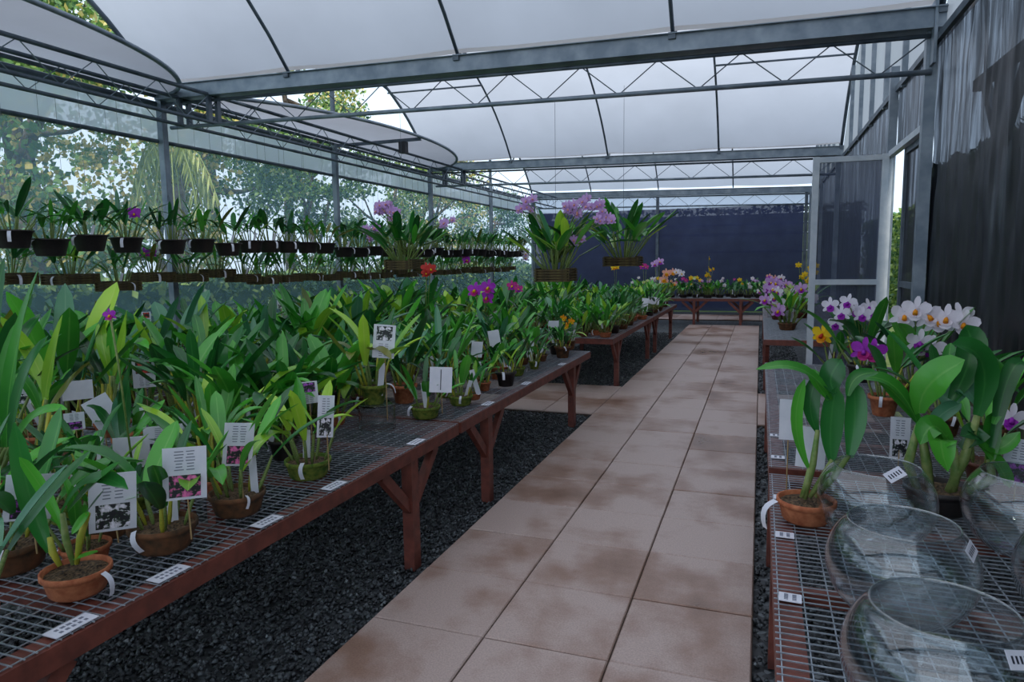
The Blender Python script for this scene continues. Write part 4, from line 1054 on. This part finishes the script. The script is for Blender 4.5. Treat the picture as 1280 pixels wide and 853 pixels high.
# broad leaved orchid in the terracotta pot
p = atz(1007, 652, BZ); r = empty('potted_orchid', (p.x, p.y, BZ + .0035), 'broad leaved orchid in a terracotta pot beside the glass bowls', 'orchid')
pot_on(r, 'bowl', 'terracotta', .085); y0 = p.y
for b, mdl, t, w, mt, dy in (((1040, 500), (1002, 460), (945, 462), .036, 'leaf_mid', -.06), ((1046, 492), (1040, 470), (1052, 449), .07, 'leaf_deep', .02), ((1040, 578), (1040, 530), (1046, 484), .066, 'leaf_deep', 0),
                             ((1062, 572), (1070, 520), (1068, 478), .062, 'leaf_deep', .03), ((1012, 588), (996, 530), (1006, 474), .036, 'leaf_mid', -.03), ((1036, 500), (1020, 474), (1018, 462), .04, 'leaf_mid', .03),
                             ((1060, 495), (1072, 470), (1098, 466), .04, 'leaf_mid', .05), ((1022, 540), (1014, 505), (1022, 470), .05, 'leaf_deep', .02)):
    curve_leaf(r, aty(*b, y0), aty(*mdl, y0 + dy * .5), aty(*t, y0 + dy), w, mt)
for a, b in (((1002, 622), (1012, 585)), ((1012, 622), (1040, 575)), ((1020, 622), (1061, 570)), ((1006, 624), (1022, 538))):
    curve_stem(r, [aty(*a, y0), aty((a[0] + b[0]) / 2 + 2, (a[1] + b[1]) / 2, y0), aty(*b, y0)], .0085)
ob('name_tag', TAGM, r, TR((-.085, -.02, .06), Euler((0, 0, 2.0)).to_matrix(), 1.4))
# big arching orchid in a dark pot
p = atz(1172, 640, BZ); r = empty('potted_orchid', (p.x, p.y, BZ + .0035), 'large arching broad leaved orchid in a dark pot behind the glass bowls', 'orchid')
pot_on(r, 'bowl', 'plastic', .10); y0 = p.y
for b, mdl, t, w, mt, dy in (((1150, 518), (1165, 475), (1206, 450), .10, 'leaf_mid', -.05), ((1150, 535), (1118, 480), (1072, 473), .05, 'leaf_mid', -.04), ((1152, 532), (1120, 488), (1098, 478), .075, 'leaf_mid', -.02),
                             ((1222, 520), (1232, 450), (1190, 430), .085, 'leaf_deep', -.06), ((1190, 500), (1215, 440), (1208, 406), .085, 'leaf_deep', .10), ((1192, 560), (1170, 530), (1150, 556), .075, 'leaf_mid', -.05),
                             ((1190, 575), (1178, 545), (1185, 590), .08, 'leaf_mid', -.08), ((1222, 505), (1200, 480), (1182, 512), .085, 'leaf_blue', .06), ((1215, 545), (1250, 580), (1262, 610), .05, 'leaf_mid', .0),
                             ((1238, 580), (1240, 545), (1242, 515), .05, 'leaf_mid', .04), ((1240, 560), (1262, 470), (1282, 455), .05, 'leaf_deep', .08), ((1242, 530), (1252, 490), (1246, 448), .045, 'leaf_mid', .12),
                             ((1200, 560), (1222, 540), (1200, 545), .07, 'leaf_deep', -.03), ((1158, 540), (1180, 515), (1202, 505), .05, 'leaf_blue', .05), ((1225, 555), (1248, 560), (1275, 540), .05, 'leaf_mid', .05)):
    curve_leaf(r, aty(*b, y0), aty(*mdl, y0 + dy * .6), aty(*t, y0 + dy), w, mt)
for a, mdl, b in (((1150, 622), (1135, 580), (1148, 532)), ((1165, 625), (1158, 580), (1152, 540)), ((1180, 625), (1205, 575), (1222, 520)), ((1190, 622), (1195, 590), (1192, 560)), ((1196, 622), (1240, 600), (1238, 575))):
    curve_stem(r, [aty(*a, y0), aty(*mdl, y0), aty(*b, y0)], .013, 'stem')
o = orchid(*atz(1226, 606, BZ).xy, 'orchid in a slim brown plastic pot beside the large arching one', None, ('std', 'plastic_brown', .06), 5, .24, .14, .5, 'mid')
o = orchid(*atz(1104, 520, BZ).xy, 'orchid with one deep purple bloom in a terracotta pot on bare wire mesh', None, ('std', 'terracotta', .075), 7, .30, .16, .55, 'deep', wide=(1, 2))
for u, v in ((1080, 438), (1092, 440)): flower(o, aty(u, v, o.location.y - .10) - Vector(o.location), .065, 'p_purple', 'p_magenta', 'p_purple', face=(-.1, -1, .1), stalk_from=(0, 0, .15))
o = orchid(*atz(1140, 505, BZ).xy, 'white flowering orchid with golden throats in front of the black cloth', None, ('std', 'clay_dark', .085), 8, .30, .2, .5, 'deep', wide=(1, 2))
for u, v in ((1130, 395), (1145, 388), (1172, 402), (1183, 398), (1205, 405), (1200, 396), (1160, 395)): flower(o, aty(u, v, o.location.y - U(.02, .12)) - Vector(o.location), .075, 'p_white', 'p_white', 'p_orange', face=(U(-.4, .3), -1, .15), stalk_from=(0, 0, .2))
for u, v in ((1150, 428), (1165, 436)): flower(o, aty(u, v, o.location.y - .14) - Vector(o.location), .07, 'p_white', 'p_purple', 'p_purple', face=(-.1, -1, 0), stalk_from=(0, 0, .2))
o = orchid(*atz(1075, 478, BZ).xy, 'white and violet flowering orchid just in front of the screen door', None, ('std', 'plastic', .085), 8, .34, .2, .6, 'deep', wide=(1, 2))
for u, v in ((1052, 392), (1070, 388), (1086, 384), (1060, 378), (1078, 394), (1092, 392), (1045, 405), (1038, 382)): flower(o, aty(u, v, o.location.y - U(.02, .1)) - Vector(o.location), .055, 'p_white', 'p_purple', 'p_purple', face=(U(-.4, .4), -1, .1), stalk_from=(0, 0, .2))
o = orchid(*atz(1040, 470, BZ).xy, 'orchid with one golden yellow bloom at the bench end by the door', None, ('std', 'clay_dark', .06), 5, .22, .14, .7, 'deep')
flower(o, aty(1028, 418, o.location.y - .05) - Vector(o.location), .075, 'p_yellow', 'p_orange', 'p_red', face=(-.5, -1, 0), stalk_from=(0, 0, .12))
o = orchid(*atz(1243, 562, BZ).xy, 'orchid with a small violet and white bloom against the black cloth', None, ('std', 'clay_dark', .07), 5, .20, .16, .35, 'mid')
flower(o, aty(1265, 523, o.location.y - .1) - Vector(o.location), .06, 'p_white', 'p_purple', 'p_purple', face=(-.2, -1, 0), stalk_from=(0, 0, .12))
orchid(*atz(1180, 545, BZ).xy, 'dark leaved orchid between the white bloom and the large arching orchid', None, ('std', 'clay_dark', .07), 7, .30, .16, .6, 'deep')
for u, v, w, h, y, ph, lab in ((986, 525, 22, 52, 2.35, None, 'grey plain card left of the broad leaved orchid in terracotta'), (1014, 560, 34, 52, 2.28, None, 'white plain card behind the terracotta pot on the bowl bench'),
                               (1125, 548, 22, 54, 2.62, 'white', 'pale photo card by the stems of the large arching orchid'), (1272, 578, 30, 60, 2.45, 'purple', 'white printed card with dark photo behind the bowl by the cloth')):
    card(u, v, w, h, y, ph, lab, 'low', U(-.08, .08), zfoot=BZ + .03)

# ------------------------------------------------------------------ hanging orchids along the net wall
def hanger(root, r, z0, dz, xo=0.):
    m = MB(); top = Vector((xo, 0, dz)); knot = Vector((xo * .3, 0, z0 + .42 if dz > z0 + .5 else dz - .02))
    for a in (.3, 2.4, 4.5): m.tube([(r * math.cos(a), r * math.sin(a), z0), knot], .0016, 4)
    m.tube([knot, top], .0016, 4); build('hanger_wire', m, 'steel_dark', root)
SLAT = {}
def slat_mesh(L):
    k = round(L, 3)
    if k not in SLAT:
        m = MB(); m.box((0, 0, 0), (L, .014, .015)); SLAT[k] = m.mesh('slat', 'basket')
    return SLAT[k]
def basket(root, L, layers):
    for k in range(layers):
        for s in (-1, 1):
            z = .008 + k * .0225
            ob('slat', slat_mesh(L), root, TR((0, s * (L / 2 - .02), z)))
            ob('slat', slat_mesh(L), root, TR((s * (L / 2 - .02), 0, z + .0112), Euler((0, 0, math.pi / 2)).to_matrix()))
    m = MB(); h = layers * .0225
    m.box((0, 0, h * .45), (L - .06, L - .06, h * .8)); build('root_ball', m, 'soil', root)
    return h
TRA, TRB = -5.26, -5.64
HPAL = {'deep': 'dark green', 'mid': 'green', 'mix': 'mixed green', 'olive': 'olive'}
def hang(x, y, ztop, kind, label, group, joined, L=.22, pal='deep', n=7):
    label = HPAL[pal] + ' ' + label + (' before the first post' if y < 5.7 else ' between first and second post' if y < 8.8 else ' between second and third post' if y < 11.93 else ' past the third post')
    NPL[0] += 1; rr = random.Random(NPL[0] * 7)
    if kind == 'pot':
        r = .135; h = r * .99; root = empty('hanging_orchid', (x, y, ztop - h), label, 'hanging orchid', group); pot_on(root, 'tub', 'plastic', r); zs = r * .84
    else:
        r = .13; Ls = rr.uniform(.28, .33); root = empty('hanging_orchid', (x, y, ztop - .09), label, 'hanging orchid', group); zs = basket(root, Ls, 4) - .01; h = .09
    if joined: ob('foliage', joined_foliage(joined, pal), root, TR((0, 0, zs), Euler((0, 0, rr.uniform(0, 6))).to_matrix(), L / .22))
    else:
        st, lv = gen_shoots(rr, n + 5, L, .16, r, .7, zs - .005, (0, 0, 1, 1, 2))
        for M in st: ob('stem', STEM['stem'], root, M)
        for M, ci, wi in lv: ob('leaf', LEAF[rr.choice(PALETTES[pal]), ci, wi], root, M)
    hanger(root, r * .9, h, 2.75 - (ztop - h))
    a = rr.uniform(-1.6, .4); ob('name_tag', TAGM, root, TR((r * 1.05 * math.cos(a), r * 1.05 * math.sin(a), h - .01), Euler((0, 0, a + 4.7)).to_matrix(), 1.3))
    if rr.random() < .45: ob('stick_label', STICKM, root, TR((r * .8, -.06, h + .02), Euler((.1, .3, .7)).to_matrix(), 1.4))
    return root
PALS = ('deep', 'mid', 'deep', 'mix', 'deep', 'olive')
ups = [(15, 288), (62, 299), (112, 294), (158, 297), (214, 300), (251, 299), (285, 304), (313, 301), (337, 301), (360, 302), (384, 303), (406, 304)]
HU, HLO = [], []
for k, (u, v) in enumerate(ups):
    p = atx(u, v, TRA)
    HU.append(hang(TRA, p.y, p.z, 'pot', 'orchid in black hanging pot, upper row', 'upper row of hanging pots', False, .28, PALS[k % 6], 7 if k < 6 else 6))
y = HU[-1].location.y + .42; k = 0
while y < 15.4:
    HU.append(hang(TRA, y, 1.56 + U(-.02, .02), 'pot', 'orchid in black hanging pot, upper row', 'upper row of hanging pots', 1 + k % 6, .30, PALS[k % 6])); y += .40; k += 1
lows = [(12, 342), (88, 343), (148, 352), (190, 341), (234, 342), (272, 337), (304, 343), (330, 346), (356, 344), (384, 342), (410, 343)]
for k, (u, v) in enumerate(lows):
    p = atx(u, v, TRB)
    HLO.append(hang(TRB, p.y, p.z, 'basket', 'orchid in slatted basket, lower hanging row', 'lower row of hanging baskets', False, .25, PALS[(k + 2) % 6], 7))
y = HLO[-1].location.y + .5; k = 0
while y < 15.4:
    HLO.append(hang(TRB, y, 1.2 + U(-.03, .03), 'basket', 'orchid in slatted basket, lower hanging row', 'lower row of hanging baskets', 1 + (k + 3) % 6, .27, PALS[k % 6])); y += .45; k += 1
def hbloom(pool, u, v, size, mat, lip, n, lab):
    b = min(pool, key=lambda r_: abs(topx(r_.location)[0] - u)); q = aty(u, v, b.location.y - .05)
    for k in range(n): flower(b, q - Vector(b.location) + Vector((U(-1, 1), U(-.5, .5), U(-1, 1))) * size * (n > 1), size, mat, lip, stalk_from=(0, 0, .08))
    b['label'] = lab
hbloom(HU, 172, 266, .055, 'p_purple', 'p_purple', 2, 'hanging orchid with violet flowers in the upper row near the first post')
hbloom(HLO, 184, 312, .06, 'p_purple', 'p_magenta', 2, 'basket orchid with violet flowers in the lower hanging row')
hbloom(HU, 578, 322, .09, 'p_purple', 'p_magenta', 2, 'hanging pot orchid with purple flowers toward the far end')
hbloom(HU, 655, 318, .09, 'p_white', 'p_lilac', 3, 'hanging pot orchid with white flowers at the far end of the row')
# big flowering baskets hung under the first gutter girder
def big(u, v, y, Ls, layers, label, n, L, flw, pal='mid', hz=None, seed=1, spread=.75):
    p = aty(u, v, y); root = empty('hanging_orchid', p, label, 'hanging orchid', 'large flowering hanging baskets'); h = basket(root, Ls, layers)
    rr = random.Random(seed); st, lv = gen_shoots(rr, n + 15, L, .24, Ls * .45, spread, h - .02, (1, 1, 2), (0, 1, 1, 2))
    for M in st: ob('stem', STEM['stem'], root, M)
    for M, ci, wi in lv: ob('leaf', LEAF[rr.choice(PALETTES[pal]), ci, wi], root, M)
    for uu, vv, k, mt in flw:
        q = aty(uu, vv, y - .08) - p
        for j in range(k * 2): flower(root, q + Vector((U(-1, 1), U(-.5, .5), U(-.7, .7))) * .075, U(.040, .050), mt, 'p_lilac', 'p_peach', face=(U(-.5, .7), -1, U(-.1, .3)), stalk_from=(U(-.05, .05), 0, h + .05))
    hanger(root, Ls * .5, h, (hz or (zg(p.x) - .345)) - p.z)
    return root
big(695, 352, 5.70, .31, 5, 'tall orchid with pale lilac flower heads in a slatted basket hung over the bench', 15, .30, ((712, 262, 4, 'p_lilac'), (740, 255, 3, 'p_lilac'), (757, 270, 4, 'p_lilac'), (718, 298, 3, 'p_lilac'), (660, 255, 3, 'p_lilac')), 'mix', seed=3)
big(779, 333, 6.4, .33, 4, 'spreading orchid without open flowers in a slatted basket beside the lilac one', 16, .30, (), 'mix', seed=5, spread=.85, hz=2.9)
big(506, 337, 5.70, .29, 4, 'basket orchid with lilac flower sprays hung in front of the upper row', 14, .28, ((478, 262, 4, 'p_lilac'), (490, 268, 4, 'p_lilac'), (463, 292, 4, 'p_lilac'), (556, 278, 2, 'p_lilac')), 'deep', seed=8)
